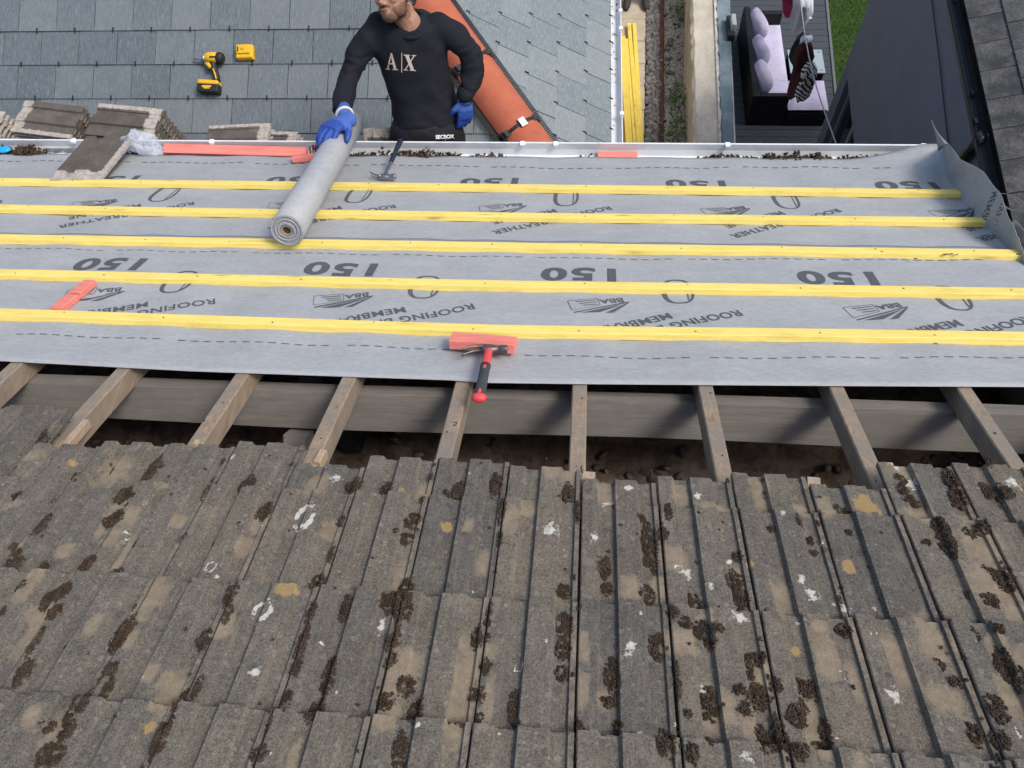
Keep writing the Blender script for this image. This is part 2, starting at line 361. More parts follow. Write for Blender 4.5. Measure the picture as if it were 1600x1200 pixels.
# dark gravel, rusty edging, pale gravel with weeds
M_GRAV = (lambda t: t.out(t.ramp(t.noise(22, 3, .7), [(.3, (.075, .07, .068)), (.5, (.15, .14, .135)), (.7, (.28, .265, .25))]), t.noise(90, 3), .4, .003))(NT('grey_gravel_stone', .85, .3))
M_PGRAV = (lambda t: t.out(t.ramp(t.noise(45, 3, .75), [(.3, (.26, .235, .19)), (.5, (.46, .42, .35)), (.7, (.66, .62, .55))]), t.noise(120, 3), .3, .003))(NT('pale_gravel_chips', .9, .25))
def strip(name, pa, pb, r0, r1, cnt, mat, z=.0, label=None):
    y = nrg.uniform(6.2, 11.2, cnt); u = nrg.uniform(0, 1, cnt)
    xa = np.array([gy(pa, q) for q in (6.2, 11.2)]); xb = np.array([gy(pb, q) for q in (6.2, 11.2)])
    s = (y - 6.2) / 5.0; x = (xa[0] + (xa[1] - xa[0]) * s) * (1 - u) + (xb[0] + (xb[1] - xb[0]) * s) * u
    r = nrg.uniform(r0, r1, cnt); S = np.stack([r * nrg.uniform(.8, 1.3, cnt), r * nrg.uniform(.8, 1.3, cnt), r * nrg.uniform(.55, .9, cnt)], 1)
    o = lumps(name, np.stack([x, y, z + r * .5], 1), S, mat, jit=.25); tag(o, label, name.replace('_', ' ')); return o
strip('grey_gravel', (1011, 1009), (1032, 1031), .022, .048, 1500, M_GRAV, label='strip of loose grey gravel between the paving slabs and the rusty edging')
strip('pale_gravel', (1037, 1035), (1068, 1071), .008, .022, 5200, M_PGRAV, label='pale gravel chippings along the foot of the cream garden wall')
strip('pale_stones', (1040, 1036), (1064, 1066), .03, .05, 26, M_GRAV, label='larger grey stones scattered in the pale gravel bed by the garden wall')
mb = MB(); a, b = gy((1034, 1033), 6), gy((1034, 1033), 11.4)
mb.beam((a, 6, .06), (b, 11.4, .06), UP, .055, .12, seg=14, jit=.004)
tag(mb.build('edging_rail', mat_stain('rusty_iron', (.12, .05, .03), (.055, .028, .02), 12)), 'rusty brown edging rail lying between the dark and the pale gravel', 'edging')
M_LEAF = plain('weed_leaf', (.075, .145, .035), .6, .45, 40)
def weed(px, py, r, label, cnt):
    c = Zp(px, py, .02); mb = MB(); wd_ = thing('weed', label, 'weed', c)
    for k in range(cnt):
        a = rng.uniform(0, 6.28); d = rng.uniform(.1, 1) * r; p = c + Vector((math.cos(a) * d * .55, math.sin(a) * d, rng.uniform(.0, .12))); q = Vector((math.cos(a), math.sin(a), rng.uniform(-.2, .7))).normalized(); s = rng.uniform(.012, .03); w = q.cross(UP).normalized() * s * .5
        mb.add([p, p + q * s + w, p + q * s * 2.2, p + q * s - w], [(0, 1, 2, 3)])
    mb.build('foliage', M_LEAF, wd_, kind='stuff')
weed(1057, 25, .18, 'green weed farthest along the pale gravel at the foot of the cream wall', 60)
weed(1060, 158, .26, 'largest green weed sprawling in the middle of the pale gravel bed', 120)
weed(1047, 162, .12, 'small weed on the path side of the largest weed', 25)
weed(1062, 206, .22, 'dark green weed against the cream wall nearest the white gutter', 90)
weed(1038, 214, .10, 'tiny weed beside the rusty edging nearest the white gutter', 20)
# yellow battens stacked on the path
for k, (p0, p1, z, w, lab) in enumerate([
    ((983, 36), (999, 235), .10, .075, 'yellow batten lying on the path, topmost and reaching farthest towards the feet'),
    ((991, 36), (1003, 235), .07, .075, 'yellow batten on the path, outermost on the gravel side of the pile'),
    ((972, 56), (984, 235), .14, .12, 'widest yellow batten in the pile on the path, lying on top'),
    ((968, 56), (973, 235), .065, .10, 'yellow batten on the path nearest the white slate roof gutter'),
    ((979, 60), (993, 235), .09, .06, 'narrow yellow batten squeezed in the middle of the pile on the path')]):
    mb = MB().beam(Zp(*p0, z), Zp(*p1, z), UP, w * .66, .045, seg=3)
    tag(mb.build('timber_batten', M_YELY), lab, 'batten', 'yellow battens stacked on the garden path')
# garden wall
HW = .62
def wallx(px, y, z):
    a, b = Zp(px[0], 0, z), Zp(px[1], 225, z); return a.x + (b.x - a.x) * (y - a.y) / (b.y - a.y)
gw = thing('garden_wall', 'cream rendered garden wall with a chipped blue grey painted top beside the deck', 'wall', (1.2, 7.5, 0))
mb = MB(); rings = []
for k in range(91):
    y = 4.6 + k * .085; x0 = wallx((1067, 1071), y, 0.0); x1 = wallx((1082, 1088), y, HW); x2 = wallx((1116, 1124), y, HW); j = lambda s: rng.uniform(-s, s)
    rings.append([(x0 + .010 * math.sin(y * 3), y, 0), (lerp(x0, x1, .35) + j(.012), y, HW * .35), (lerp(x0, x1, .7) - .02 + j(.014), y, HW * .7), (x1 - .02 + j(.012), y, HW - .04), (x1 + .01 + j(.01), y, HW - .008 + j(.004)), (lerp(x1, x2, .5), y, HW + j(.006)), (x2, y, HW), (x2 + .17, y, HW), (x2 + .17, y, 0)])
mb.loft(rings); mb.build('wall_body', mat_stain('cream_render', (.58, .53, .44), (.40, .36, .29), 3, streak=(1, .6, .6)), gw)
mb = MB(); rings = []
for k in range(121):
    y = 4.6 + k * .065; x1 = wallx((1119, 1127), y, HW) + rng.uniform(-.012, .014); x2 = wallx((1141, 1147), y, HW) + rng.uniform(-.004, .004)
    rings.append([(x1, y, HW - .012), (x1 + .006, y, HW + .022), (x2 - .012, y, HW + .026), (x2, y, HW), (x2, y, HW - .5), (x1 + .02, y, HW - .5)])
mb.loft(rings); mb.build('painted_top', mat_stain('blue_grey_masonry_paint', (.135, .185, .21), (.22, .27, .29), 7), gw)
mb = MB(); rings = []
for k in range(121):
    y = 4.6 + k * .065; x1 = wallx((1114, 1122), y, HW)
    rings.append([(x1 + rng.uniform(-.014, .01), y, HW - .004), (x1 + .008, y, HW + .023), (x1 + .03 + rng.uniform(-.01, .012), y, HW + .0255), (x1 + .03, y, HW - .03)])
mb.loft(rings); mb.build('chipped_edge', mat_stain('chipped_white_render', (.62, .60, .55), (.36, .35, .32), 16), gw)

# deck, lawn
DZ = .14
M_DECK = mat_wood('grey_composite_deck', (.040, .047, .054), (.070, .078, .086), knots=False, rough=.6)
dxl = 1.28
def dxr(y):
    a, b = Zp(1289, 0, DZ), Zp(1300, 118, DZ); return a.x + (b.x - a.x) * (y - a.y) / (b.y - a.y)
deck = sheet('deck', [(dxl, 5.0, DZ - .03), (dxr(5) + .02, 5.0, DZ - .03), (dxr(12) + .02, 12.0, DZ - .03), (dxl, 12.0, DZ - .03)], plain('deck_frame', (.03, .033, .036), .9), thick=.1)
y = 5.0; pitch = .112
while y < 11.9:
    o = MB().add([(dxl, y + .003, DZ), (dxr(y), y + .003, DZ), (dxr(y), y + pitch - .003, DZ), (dxl, y + pitch - .003, DZ), (dxl, y + .003, DZ - .025), (dxr(y), y + .003, DZ - .025), (dxr(y), y + pitch - .003, DZ - .025), (dxl, y + pitch - .003, DZ - .025)],
        [(0, 1, 2, 3), (7, 6, 5, 4), (0, 4, 5, 1), (1, 5, 6, 2), (2, 6, 7, 3), (3, 7, 4, 0)]).build('deck_board', M_DECK, deck); y += pitch
MB().add([(dxr(5) + .004, 5, DZ + .012), (dxr(5) + .034, 5, DZ + .012), (dxr(12) + .034, 12, DZ + .012), (dxr(12) + .004, 12, DZ + .012), (dxr(5) + .004, 5, 0), (dxr(5) + .034, 5, 0), (dxr(12) + .034, 12, 0), (dxr(12) + .004, 12, 0)],
    [(0, 1, 2, 3), (0, 4, 5, 1), (1, 5, 6, 2), (2, 6, 7, 3), (3, 7, 4, 0)]).build('deck_edging', plain('deck_edging', (.13, .14, .145), .6), deck)
lawn_l = 2.6
sheet('lawn', [(2.3, 5, .006), (9, 5, .006), (9, 16, .006), (2.3, 16, .006)], plain('lawn_backing', (.03, .06, .012), .95, .3))
n = 26000; gx = nrg.uniform(dxr(9) + .04, 4.6, n); gy_ = nrg.uniform(6.6, 10.2, n); gx = np.maximum(gx, np.array([dxr(q) for q in gy_]) + .045)
an = nrg.uniform(0, 6.28, n); hgt = nrg.uniform(.018, .04, n); wv = np.stack([np.cos(an), np.sin(an), 0 * an], 1) * .0035; le = np.stack([nrg.normal(0, .012, n), nrg.normal(0, .012, n), hgt], 1)
base = np.stack([gx, gy_, np.full(n, .006)], 1); V = np.stack([base - wv, base + wv, base + le], 1).reshape(-1, 3)
o = link('grass', raw_mesh('grass', V, np.arange(3 * n).reshape(-1, 3)), plain('artificial_grass', (.085, .165, .022), .7, .45, 25), kind='stuff'); tag(o, 'bright green short lawn grass beside the dark deck', 'grass')

# wall light boxes standing on the deck by the garden wall
wl = thing('outdoor_unit', 'dark post with a pale grey box fixed to it behind the garden wall top', 'post', Zp(1143, 60, .3))
p = Zp(1143, 30, .8)
MB().abox((p.x - .03, p.y - .17, DZ), (p.x + .04, p.y + .17, .72)).build('post', M_BLACK, wl)
bevel(MB().abox((p.x - .0, p.y - .09, .70), (p.x + .055, p.y + .10, .80)).build('pale_box', plain('pale_box', (.33, .36, .37), .6), wl), .01)

# ------------------------------------------------------------------ garden sofa, table, washing
M_WICK = plain('black_wicker', (.007, .007, .008), .6, .35, 120)
M_LILAC = (lambda t: t.out(t.ramp(t.noise(9, 4, .6), [(.3, (.44, .40, .52)), (.7, (.54, .50, .62))]), t.noise(14, 4, .6, dist=1.2), .5, .02))(NT('lilac_cushion', .9, .15))
sf = thing('corner_sofa', 'black wicker corner sofa with lilac seat pads on the dark deck', 'sofa', Zp(1200, 110, DZ))
SH = DZ + .43; SB = DZ + .19; ST = DZ + .28
a = Zp(1171, 10, SH); b = Zp(1176, 150, SH); c = Zp(1236, 152, SH)
ybk = a.y; xl = (a.x + b.x) / 2; yfr = b.y
x_in = xl + .06
xseat = Zp(1229, 118, ST).x + .02
xch = Zp(1236, 150, SH).x
bevel(MB().abox((xl - .03, yfr, DZ), (xl + .05, ybk, SH)).build('backrest', M_WICK, sf), .012)
bevel(MB().abox((xl + .05, yfr, DZ), (xch, yfr + .055, SH)).build('backrest', M_WICK, sf), .012)
bevel(MB().abox((xl + .05, ybk - .07, DZ), (xseat, ybk, SH - .05)).build('armrest', M_WICK, sf), .012)
bevel(MB().abox((xl + .05, yfr + .06, DZ + .02), (xseat, ybk - .08, SB)).build('seat_base', M_WICK, sf), .01)
def cushion(nm, lo, hi, parent, mat=M_LILAC, puff=.03, seg=10, rnd=.0):
    lo, hi = Vector(lo), Vector(hi); mb = MB(); c = (lo + hi) / 2; d = (hi - lo) / 2
    us = np.linspace(-1, 1, seg + 1); top = []; 
    def hh(u, v): return (1 - abs(u) ** 6) ** .5 * (1 - abs(v) ** 6) ** .5
    vs = []; fs = []
    for sgn in (1, -1):
        base = len(vs)
        for u in us:
            for v in us:
                k = hh(u, v); vs.append((c.x + u * d.x, c.y + v * d.y, c.z + sgn * (d.z * max(k, .0) + puff * (1 - u * u) * (1 - v * v) * (1 if sgn > 0 else 0)) + rng.uniform(-rnd, rnd)))
        for i in range(seg):
            for j in range(seg):
                q = (base + i * (seg + 1) + j, base + (i + 1) * (seg + 1) + j, base + (i + 1) * (seg + 1) + j + 1, base + i * (seg + 1) + j + 1)
                fs.append(q if sgn > 0 else q[::-1])
    mb.add(vs, fs); return mb.build(nm, mat, parent, smooth=True)
ymid = Zp(1215, 121, ST).y; 
cushion('seat_cushion', (xl + .055, ymid, SB), (xseat, ybk - .08, ST), sf, puff=.012)
cushion('seat_cushion', (xl + .055, yfr + .06, SB), (Zp(1236, 135, ST).x, ymid - .01, ST), sf, puff=.012)
ot = thing('ottoman', 'black wicker footstool with lilac pad at the end of the corner sofa', 'footstool', Zp(1262, 145, DZ))
o0 = Zp(1233, 167, ST); o1 = Zp(1289, 121, ST)
xo0, xo1, yo0, yo1 = max(o0.x, xch + .01), o1.x, o0.y, o1.y
bevel(MB().abox((xo0, yo0, DZ), (xo1, yo1, SB)).build('seat_base', M_WICK, ot), .01)
cushion('seat_cushion', (xo0, yo0, SB), (xo1, yo1, ST), ot, puff=.01)
def pillow(px, py, rx, rz, lab, lean=.5):
    c = Zp(px, py, ST + .10); mb = MB(); ax = (Vector((math.cos(lean) * -.3, 1, 0)).normalized(), Vector((.35, 0, 1)).normalized())
    nrm = ax[0].cross(ax[1]).normalized(); vs = []; fs = []; N = 10
    for s in (1, -1):
        bb = len(vs)
        for i in range(N + 1):
            for j in range(N + 1):
                u, v = -1 + 2 * i / N, -1 + 2 * j / N; k = ((1 - u * u) * (1 - v * v)) ** .45; pin = (1 - .22 * (u * u * v * v)) * (1 - .04 * (1 - abs(u * v)))
                vs.append(c + ax[0] * u * rx * pin + ax[1] * v * rz * pin + nrm * s * .075 * k + Vector((0, 0, .01 * mnoise.noise(Vector((u * 3, v * 3, px))))))
        for i in range(N):
            for j in range(N):
                q = (bb + i * (N + 1) + j, bb + (i + 1) * (N + 1) + j, bb + (i + 1) * (N + 1) + j + 1, bb + i * (N + 1) + j + 1); fs.append(q if s > 0 else q[::-1])
    mb.add(vs, fs); tag(mb.build('scatter_cushion', M_LILAC, smooth=True), lab, 'cushion', 'lilac scatter cushions on the sofa')
pillow(1183, 40, 0.24, .145, 'lilac scatter cushion at the far end of the corner sofa')
pillow(1186, 82, 0.23, .145, 'lilac scatter cushion in the middle between two others on the corner sofa')
pillow(1190, 122, 0.24, .145, 'lilac scatter cushion in the near corner of the corner sofa')
ct = thing('coffee_table', 'low black coffee table with a pale glass top beside the sofa', 'table', Zp(1258, 100, DZ))
TZ = DZ + .22; t0 = Zp(1236, 113, TZ); t1 = Zp(1283, 78, TZ)
bevel(MB().abox((t0.x, t0.y, DZ), (t1.x, t1.y, TZ - .02)).build('table_base', M_WICK, ct), .01)
bevel(MB().abox((t0.x - .008, t0.y - .008, TZ - .018), (t1.x + .008, t1.y + .008, TZ)).build('glass_top', (lambda t: t.out((.33, .40, .40)))(NT('frosted_glass', .12, .6)), ct), .004)
for sx in (.08, .92):
    for sy in (.1, .9): MB().tube([(lerp(t0.x, t1.x, sx), lerp(t0.y, t1.y, sy), TZ), (lerp(t0.x, t1.x, sx), lerp(t0.y, t1.y, sy), TZ + .004)], .014, 10).build('top_stud', M_STEEL, ct)
# clothes line with washing, strung above the deck
L0 = Zp(1246, -60, 1.55); L1 = Zp(1285, 165, 1.75); L2 = Zp(1312, 240, 2.0)
Lp = [lerp(L0, L1, k / 8) + Vector((0, 0, -.12 * (1 - (k / 4 - 1) ** 2))) for k in range(9)] + [lerp(L1, L2, k / 3) for k in range(1, 4)]
tag(MB().tube(Lp, .0055, 6).build('clothes_line', plain('line', (.45, .42, .36), .7)), 'thin pale clothes line carrying washing over the deck', 'clothes line')
def garment(nm, pts, ht, mat, lab, cat, wid=.10, folds=5, seed=0, thick=.014):
    """pts: photo pixels from top to hem; hangs below the line as a crumpled folded cloth"""
    mb = MB(); rings = []; N = 20; m = len(pts)
    for k, (px, py, z, w) in enumerate(pts):
        c = Zp(px, py, z); rg = []
        for i in range(N):
            a = 2 * math.pi * i / N; f = 1 + .28 * math.sin(folds * a + seed + k * .35) + .15 * mnoise.noise(Vector((i * .9, k * .8, seed)))
            rg.append(c + Vector((math.cos(a) * w * f, math.sin(a) * w * .75 * f, .015 * math.sin(a * 3 + k))))
        rings.append(rg)
    mb.loft(rings); tag(mb.build(nm, mat, smooth=True), lab, cat, 'washing on the clothes line')
M_MAG = plain('magenta_cloth', (.30, .012, .075), .9, .25); M_WCL = plain('white_cloth', (.62, .64, .70), .9, .1); M_MAR = plain('maroon_cloth', (.055, .012, .013), .9, .4, 20); M_DGR = plain('dark_grey_cloth', (.045, .052, .058), .9, .2)
def mat_stripe():
    t = NT('striped_cloth', .9, .1); w = t.n('ShaderNodeTexWave', wave_type='BANDS', bands_direction='DIAGONAL'); w.inputs['Scale'].default_value = 13; w.inputs['Distortion'].default_value = 4; t.l(t.tc.outputs['Object'], w.inputs[0])
    return t.out(t.ramp(w.outputs[1], [(.42, (.03, .03, .035)), (.52, (.66, .66, .66))]))
garment('garment', [(1240, -30, 1.5, .09), (1239, -5, 1.35, .10), (1236, 8, 1.15, .085), (1232, 18, 1.0, .06), (1230, 26, .95, .02)], 0, M_MAG, 'magenta and dark red garment hanging highest on the clothes line', 'garment', seed=1)
garment('garment', [(1253, -25, 1.5, .08), (1255, 5, 1.4, .085), (1253, 22, 1.2, .095), (1247, 36, 1.05, .075), (1241, 50, .95, .03)], 0, M_WCL, 'crumpled white garment hanging beside the magenta one', 'garment', folds=7, seed=2)
garment('garment', [(1252, 22, 1.2, .03), (1260, 27, 1.18, .03), (1266, 30, 1.16, .022)], 0, M_WCL, 'short white sleeve sticking out of the crumpled white garment', 'garment', seed=9, folds=3)
garment('garment', [(1257, 52, 1.42, .02), (1252, 62, 1.25, .055), (1246, 76, 1.1, .06), (1242, 88, 1.0, .055), (1241, 100, .95, .03)], 0, M_DGR, 'dark grey garment hanging over the glass table top', 'garment', seed=3)
garment('garment', [(1262, 58, 1.5, .035), (1260, 64, 1.45, .055), (1257, 68, 1.4, .04)], 0, M_WCL, 'small white pegged cloth above the maroon garment', 'garment', folds=6, seed=5)
garment('garment', [(1262, 68, 1.45, .045), (1258, 82, 1.3, .085), (1252, 105, 1.12, .075), (1245, 128, 1.0, .07), (1239, 145, .92, .06), (1235, 154, .9, .02)], 0, M_MAR, 'long maroon garment hanging across the sofa end', 'garment', folds=4, seed=4)
garment('garment', [(1266, 100, 1.5, .03), (1265, 112, 1.4, .065), (1263, 125, 1.22, .06), (1257, 140, 1.05, .065), (1253, 150, .98, .065), (1250, 157, .95, .03)], 0, mat_stripe(), 'black and white striped garment hanging nearest the near end of the line', 'garment', folds=5, seed=6)

# ------------------------------------------------------------------ dark neighbouring building on the right
YAW = .054
def nbx(x, y): return x + YAW * (y - 4.5)
nb = thing('neighbour_house', 'dark navy rendered house with black gutter and dark slate roof at right', 'house', (3.5, 4.5, 0))
M_NAVY = (lambda t: t.out(t.ramp(t.math('ADD', t.math('MULTIPLY', t.noise(3, 4, .6), .5), t.math('MULTIPLY', t.noise(140, 2, .6), .5)), [(.3, (.115, .126, .156)), (.7, (.160, .172, .203))]), t.noise(260, 2, .6), .35, .003))(NT('navy_render', .75, .3))
YC = 6.32; ZT = 3.36; YS = -3.0
xh = 2.30
# wall with window opening near the far corner
wy1, wy0, wz1, wz0 = YC - .19, 5.1, 1.52, .5
mb = MB()
def q4(a, b, c, d): mb.add([a, b, c, d], [(0, 1, 2, 3)])
def wp(y, z, o=0): return (nbx(xh, y) + o, y, z)
for (ya, yb, za, zb) in ((YS, wy0, 0, ZT), (wy1, YC, 0, ZT), (wy0, wy1, wz1, ZT), (wy0, wy1, 0, wz0)):
    q4(wp(ya, za), wp(ya, zb), wp(yb, zb), wp(yb, za))
for (ya, za, yb, zb) in ((wy0, wz0, wy0, wz1), (wy0, wz1, wy1, wz1), (wy1, wz1, wy1, wz0), (wy1, wz0, wy0, wz0)):
    q4(wp(ya, za), wp(yb, zb), wp(yb, zb, .10), wp(ya, za, .10))
q4((nbx(xh, YC), YC, 0), (nbx(xh, YC), YC, ZT), (7, YC + .3, ZT), (7, YC + .3, 0))
q4((nbx(xh, YS), YS, 0), (7, YS, 0), (7, YS, ZT), (nbx(xh, YS), YS, ZT))
mb.build('wall', M_NAVY, nb)
wn_ = MB()
for (ya, yb, za, zb) in ((wy0 + .002, wy1 - .002, wz1 - .06, wz1 - .002), (wy0 + .002, wy1 - .002, wz0 + .002, wz0 + .06), (wy0 + .002, wy0 + .06, wz0 + .06, wz1 - .06), (wy1 - .06, wy1 - .002, wz0 + .06, wz1 - .06), (5.62, 5.69, wz0 + .06, wz1 - .06)):
    wn_.add([wp(ya, za, .055), wp(yb, za, .055), wp(yb, zb, .055), wp(ya, zb, .055), wp(ya, za, .1), wp(yb, za, .1), wp(yb, zb, .1), wp(ya, zb, .1)], [(3, 2, 1, 0), (4, 5, 6, 7), (0, 1, 5, 4), (1, 2, 6, 5), (2, 3, 7, 6), (3, 0, 4, 7)])
win = wn_.build('window', plain('grey_window_frame', (.17, .175, .17), .5), nb)
mb = MB(); mb.add([wp(wy0 + .05, wz0 + .05, .08), wp(wy1 - .05, wz0 + .05, .08), wp(wy1 - .05, wz1 - .05, .08), wp(wy0 + .05, wz1 - .05, .08)], [(3, 2, 1, 0)])
mb.build('pane', (lambda t: t.out((.012, .016, .018)))(NT('dark_glass', .06, .7)), win)
# roof: line of the eaves from the photo
ZE = 3.46
e0, e1 = Zp(1506, 0, ZE), Zp(1583, 350, ZE)
ed = (e0 - e1).normalized(); eo = Vector((ed.y, -ed.x, 0)); pit = math.radians(20); esl = (eo * math.cos(pit) + UP * math.sin(pit)).normalized(); enr = ed.cross(esl).normalized()
if enr.z < 0: enr = -enr
M_NSL = (lambda t: t.out(t.mix(t.ramp(t.math('ADD', t.math('MULTIPLY', t.noise(5, 4, .7, t.coord(per_obj=True)), .5), t.math('MULTIPLY', t.noise(75, 4, .8, t.coord((1, 2, 1), per_obj=True)), .5)), [(.45, 0), (.6, .9)]), t.ramp(t.noise(8, 3, .6, t.coord(per_obj=True)), [(.3, (.030, .031, .032)), (.7, (.052, .052, .052))]), (.135, .132, .124)), t.noise(120, 3, .7), .4, .003))(NT('dark_lichened_slate', .85, .3))
jt = []
for (px, py) in ((1515, 33), (1525, 74), (1534, 117), (1542, 163), (1552, 211), (1563, 257), (1573, 306)):
    jt.append((Zp(px, py, ZE) - e1).dot(ed))
jt = sorted(jt); st = (jt[-1] - jt[0]) / 6; base = jt[0]
rowd = abs((Vector(CAM) + Vector(ray(1582, 70)) * ((e0 - Vector(CAM)).dot(enr) / Vector(ray(1582, 70)).dot(enr)) - e1).dot(esl))
for r in range(0, 9):
    for k in range(-18, 22):
        j0 = base + (k + (.5 if r % 2 else 0)) * st; lift = .006
        if j0 > (Vector((0, YC + .25, 0)) - e1).dot(ed): continue
        p = [e1 + ed * (j0 + .003) + esl * (r * rowd - .002) + enr * .016, e1 + ed * (j0 + st - .003) + esl * (r * rowd - .002) + enr * .016, e1 + ed * (j0 + st - .003) + esl * ((r + 1) * rowd + .05) + enr * .004, e1 + ed * (j0 + .003) + esl * ((r + 1) * rowd + .05) + enr * .004]
        off = enr * (rng.uniform(0, .003)); dn = enr * -.007
        MB().add([q + off for q in p] + [q + off + dn for q in p], [(3, 2, 1, 0), (4, 5, 6, 7), (0, 1, 5, 4), (1, 2, 6, 5), (2, 3, 7, 6), (3, 0, 4, 7)]).build('roof_slate', M_NSL, nb)
mb = MB(); mb.add([e1 - ed * 6 - enr * .02, e1 + ed * (YC + .2 - e1.y) - enr * .02, e1 + ed * (YC + .2 - e1.y) + esl * 4 - enr * .02, e1 - ed * 6 + esl * 4 - enr * .02], [(0, 1, 2, 3)]); mb.build('roof_underlay', M_BLACK, nb)
gA = e1 - ed * 5.5; gB = e1 + ed * (YC + .15 - e1.y)
pr = []
for k in range(9):
    a = math.pi * k / 8; pr.append((-.015 - .035 - .038 * math.cos(a) * 1.0, -.03 - .055 * math.sin(a)))
rings = [[P + eo * x + UP * z for x, z in pr] + [P + eo * (x * .92 - .005) + UP * (z * .9 + .002) for x, z in pr[::-1]] for P in (gA, gB)]
gt = MB().loft(rings).build('gutter', plain('black_gutter', (.018, .021, .023), .35, .2), nb, smooth=False)
MB().beam(gA + eo * .055 + UP * -.02, gB + eo * .055 + UP * -.02, UP, .02, .16).build('fascia', plain('fascia', (.022, .026, .03), .45), nb)
for (px, py) in ((1519, 146), (1524, 190), (1492, 2)):
    q = Zp(px, py, ZE - .05); MB().abox((q.x - .006, q.y - .018, q.z - .01), (q.x + .006, q.y + .018, q.z + .01)).build('gutter_clip', M_BLACK, gt)
def XPl(px, py, x):
    r = ray(px, py); return Vector(CAM + r * (x / r[0]))
dp0 = XPl(1536, 213, nbx(xh, 4.0) - .055); dp1 = XPl(1500, 254, nbx(xh, 4.0) - .05)
MB().tube([dp0, lerp(dp0, dp1, .5), dp1, dp1 + Vector((0, 0, -2.6))], .036, 14).build('downpipe', plain('black_pipe', (.014, .014, .015), .25, .1, spec=.5), nb, smooth=True)
tag(MB().tube([wp(7.0, 3.2, -.02), wp(5.2, 3.16, -.012), wp(4.45, 3.1, -.012), wp(3.9, 3.04, -.012), wp(3.2, 3.0, -.014)], .004, 6).build('wall_cable', M_BLACK, nb))

# ------------------------------------------------------------------ slate roof of the extension with orange hip
S0 = np.array(Dp(300, 150, 5.8)); sn = np.array([0, -sp, cp])
def S(px, py, up=0.0):
    r = ray(px, py); return Vector(CAM + r * ((sn @ (S0 + sn * up - CAM)) / (sn @ r)))
ext = thing('slate_roof', 'blue grey slate hipped roof of the lower extension with an orange hip', 'roof', (-2.0, 4.6, 1.7))
SU = Vector((0, cp, sp)); SN = Vector(sn)
hA, hB = S(741, 107), S(823, 220); hd = (hA - hB).normalized()     # up the hip
YY = Vector((-.012, 1, 0)).normalized()
d2 = (-hd - YY * (-hd).dot(YY)).normalized(); n2 = d2.cross(YY).normalized()
if n2.z < 0: n2 = -n2
def S2(px, py):
    r = Vector(ray(px, py)); return Vector(CAM) + r * ((hA - Vector(CAM)).dot(n2) / r.dot(n2))
def clip(poly, f):
    out = []
    for i in range(len(poly)):
        a, b = poly[i], poly[(i + 1) % len(poly)]; fa, fb = f(a), f(b)
        if fa >= 0: out.append(a)
        if (fa >= 0) != (fb >= 0): out.append(a + (b - a) * (fa / (fa - fb)))
    return out
hooks = MB()
def put_slate(o, ex, up, nrm, a0, a1, b0, b1, f, mat, head=.04):
    """slate with tail at b0 and head (tucked) at b1; plane coords a (across), b (up)"""
    poly = [Vector((a0, b0, 0)), Vector((a1, b0, 0)), Vector((a1, b1, 0)), Vector((a0, b1, 0))]
    poly = clip(poly, f) if f else poly
    if len(poly) < 3: return
    j = rng.uniform(0, .0025); th = .007
    top = [o + ex * q.x + up * q.y + nrm * (.016 + j - .012 * (q.y - b0) / (b1 - b0)) for q in poly]; n = len(top)
    cr = (top[1] - top[0]).cross(top[2] - top[0]).dot(nrm)
    fs = [tuple(range(n)), tuple(range(2 * n - 1, n - 1, -1))] + [(i, i + n, (i + 1) % n + n, (i + 1) % n) for i in range(n)]
    if cr < 0: fs = [q[::-1] for q in fs]
    MB().add(top + [q - nrm * th for q in top], fs).build('slate', mat, ext)
    c = o + ex * ((a0 + a1) / 2) + up * b0 + nrm * .021
    if f is None or f(Vector(((a0 + a1) / 2, b0, 0))) > .02: hooks.box(c + up * .004, ex * .0035, up * .017, nrm * .004)
# front plane: rows (tails) read from the photo
tails = [(150, -3.5), (150, 48.5), (150, 102.5), (150, 155), (150, 208)]
bz = [(S(*q) - hA).dot(SU) for q in tails]; ex_ = -(bz[-1] - bz[0]) / 4; b_top = bz[0]
sw = (S(516, 25) - S(32, 25)).x / 8; xj0 = S(32, 25).x - hA.x; xj1 = S(66, 75).x - hA.x
hx, hy = (hA - hB).dot(EX), (hA - hB).dot(SU)      # hip direction in plane coords
def left_of_hip(q): return (-(q.x) * hy + q.y * hx) / math.hypot(hx, hy) - .02 if hx * 1 > 0 else (-(q.x) * hy + q.y * hx) / math.hypot(hx, hy) - .02
for r in range(-9, 8):
    b0 = b_top + r * ex_; jx = xj1 if (r % 2 == 0) else xj0     # row whose tail is y=48 has joints xj0 (r=-1)
    for k in range(-9, 34):
        a0 = jx + k * sw + .0025; a1 = jx + (k + 1) * sw - .0025
        if a0 > 2.2 or a0 + hA.x < -8: continue
        put_slate(hA, EX, SU, SN, a0, a1, b0, b0 + ex_ + .04, left_of_hip, M_SLATE)
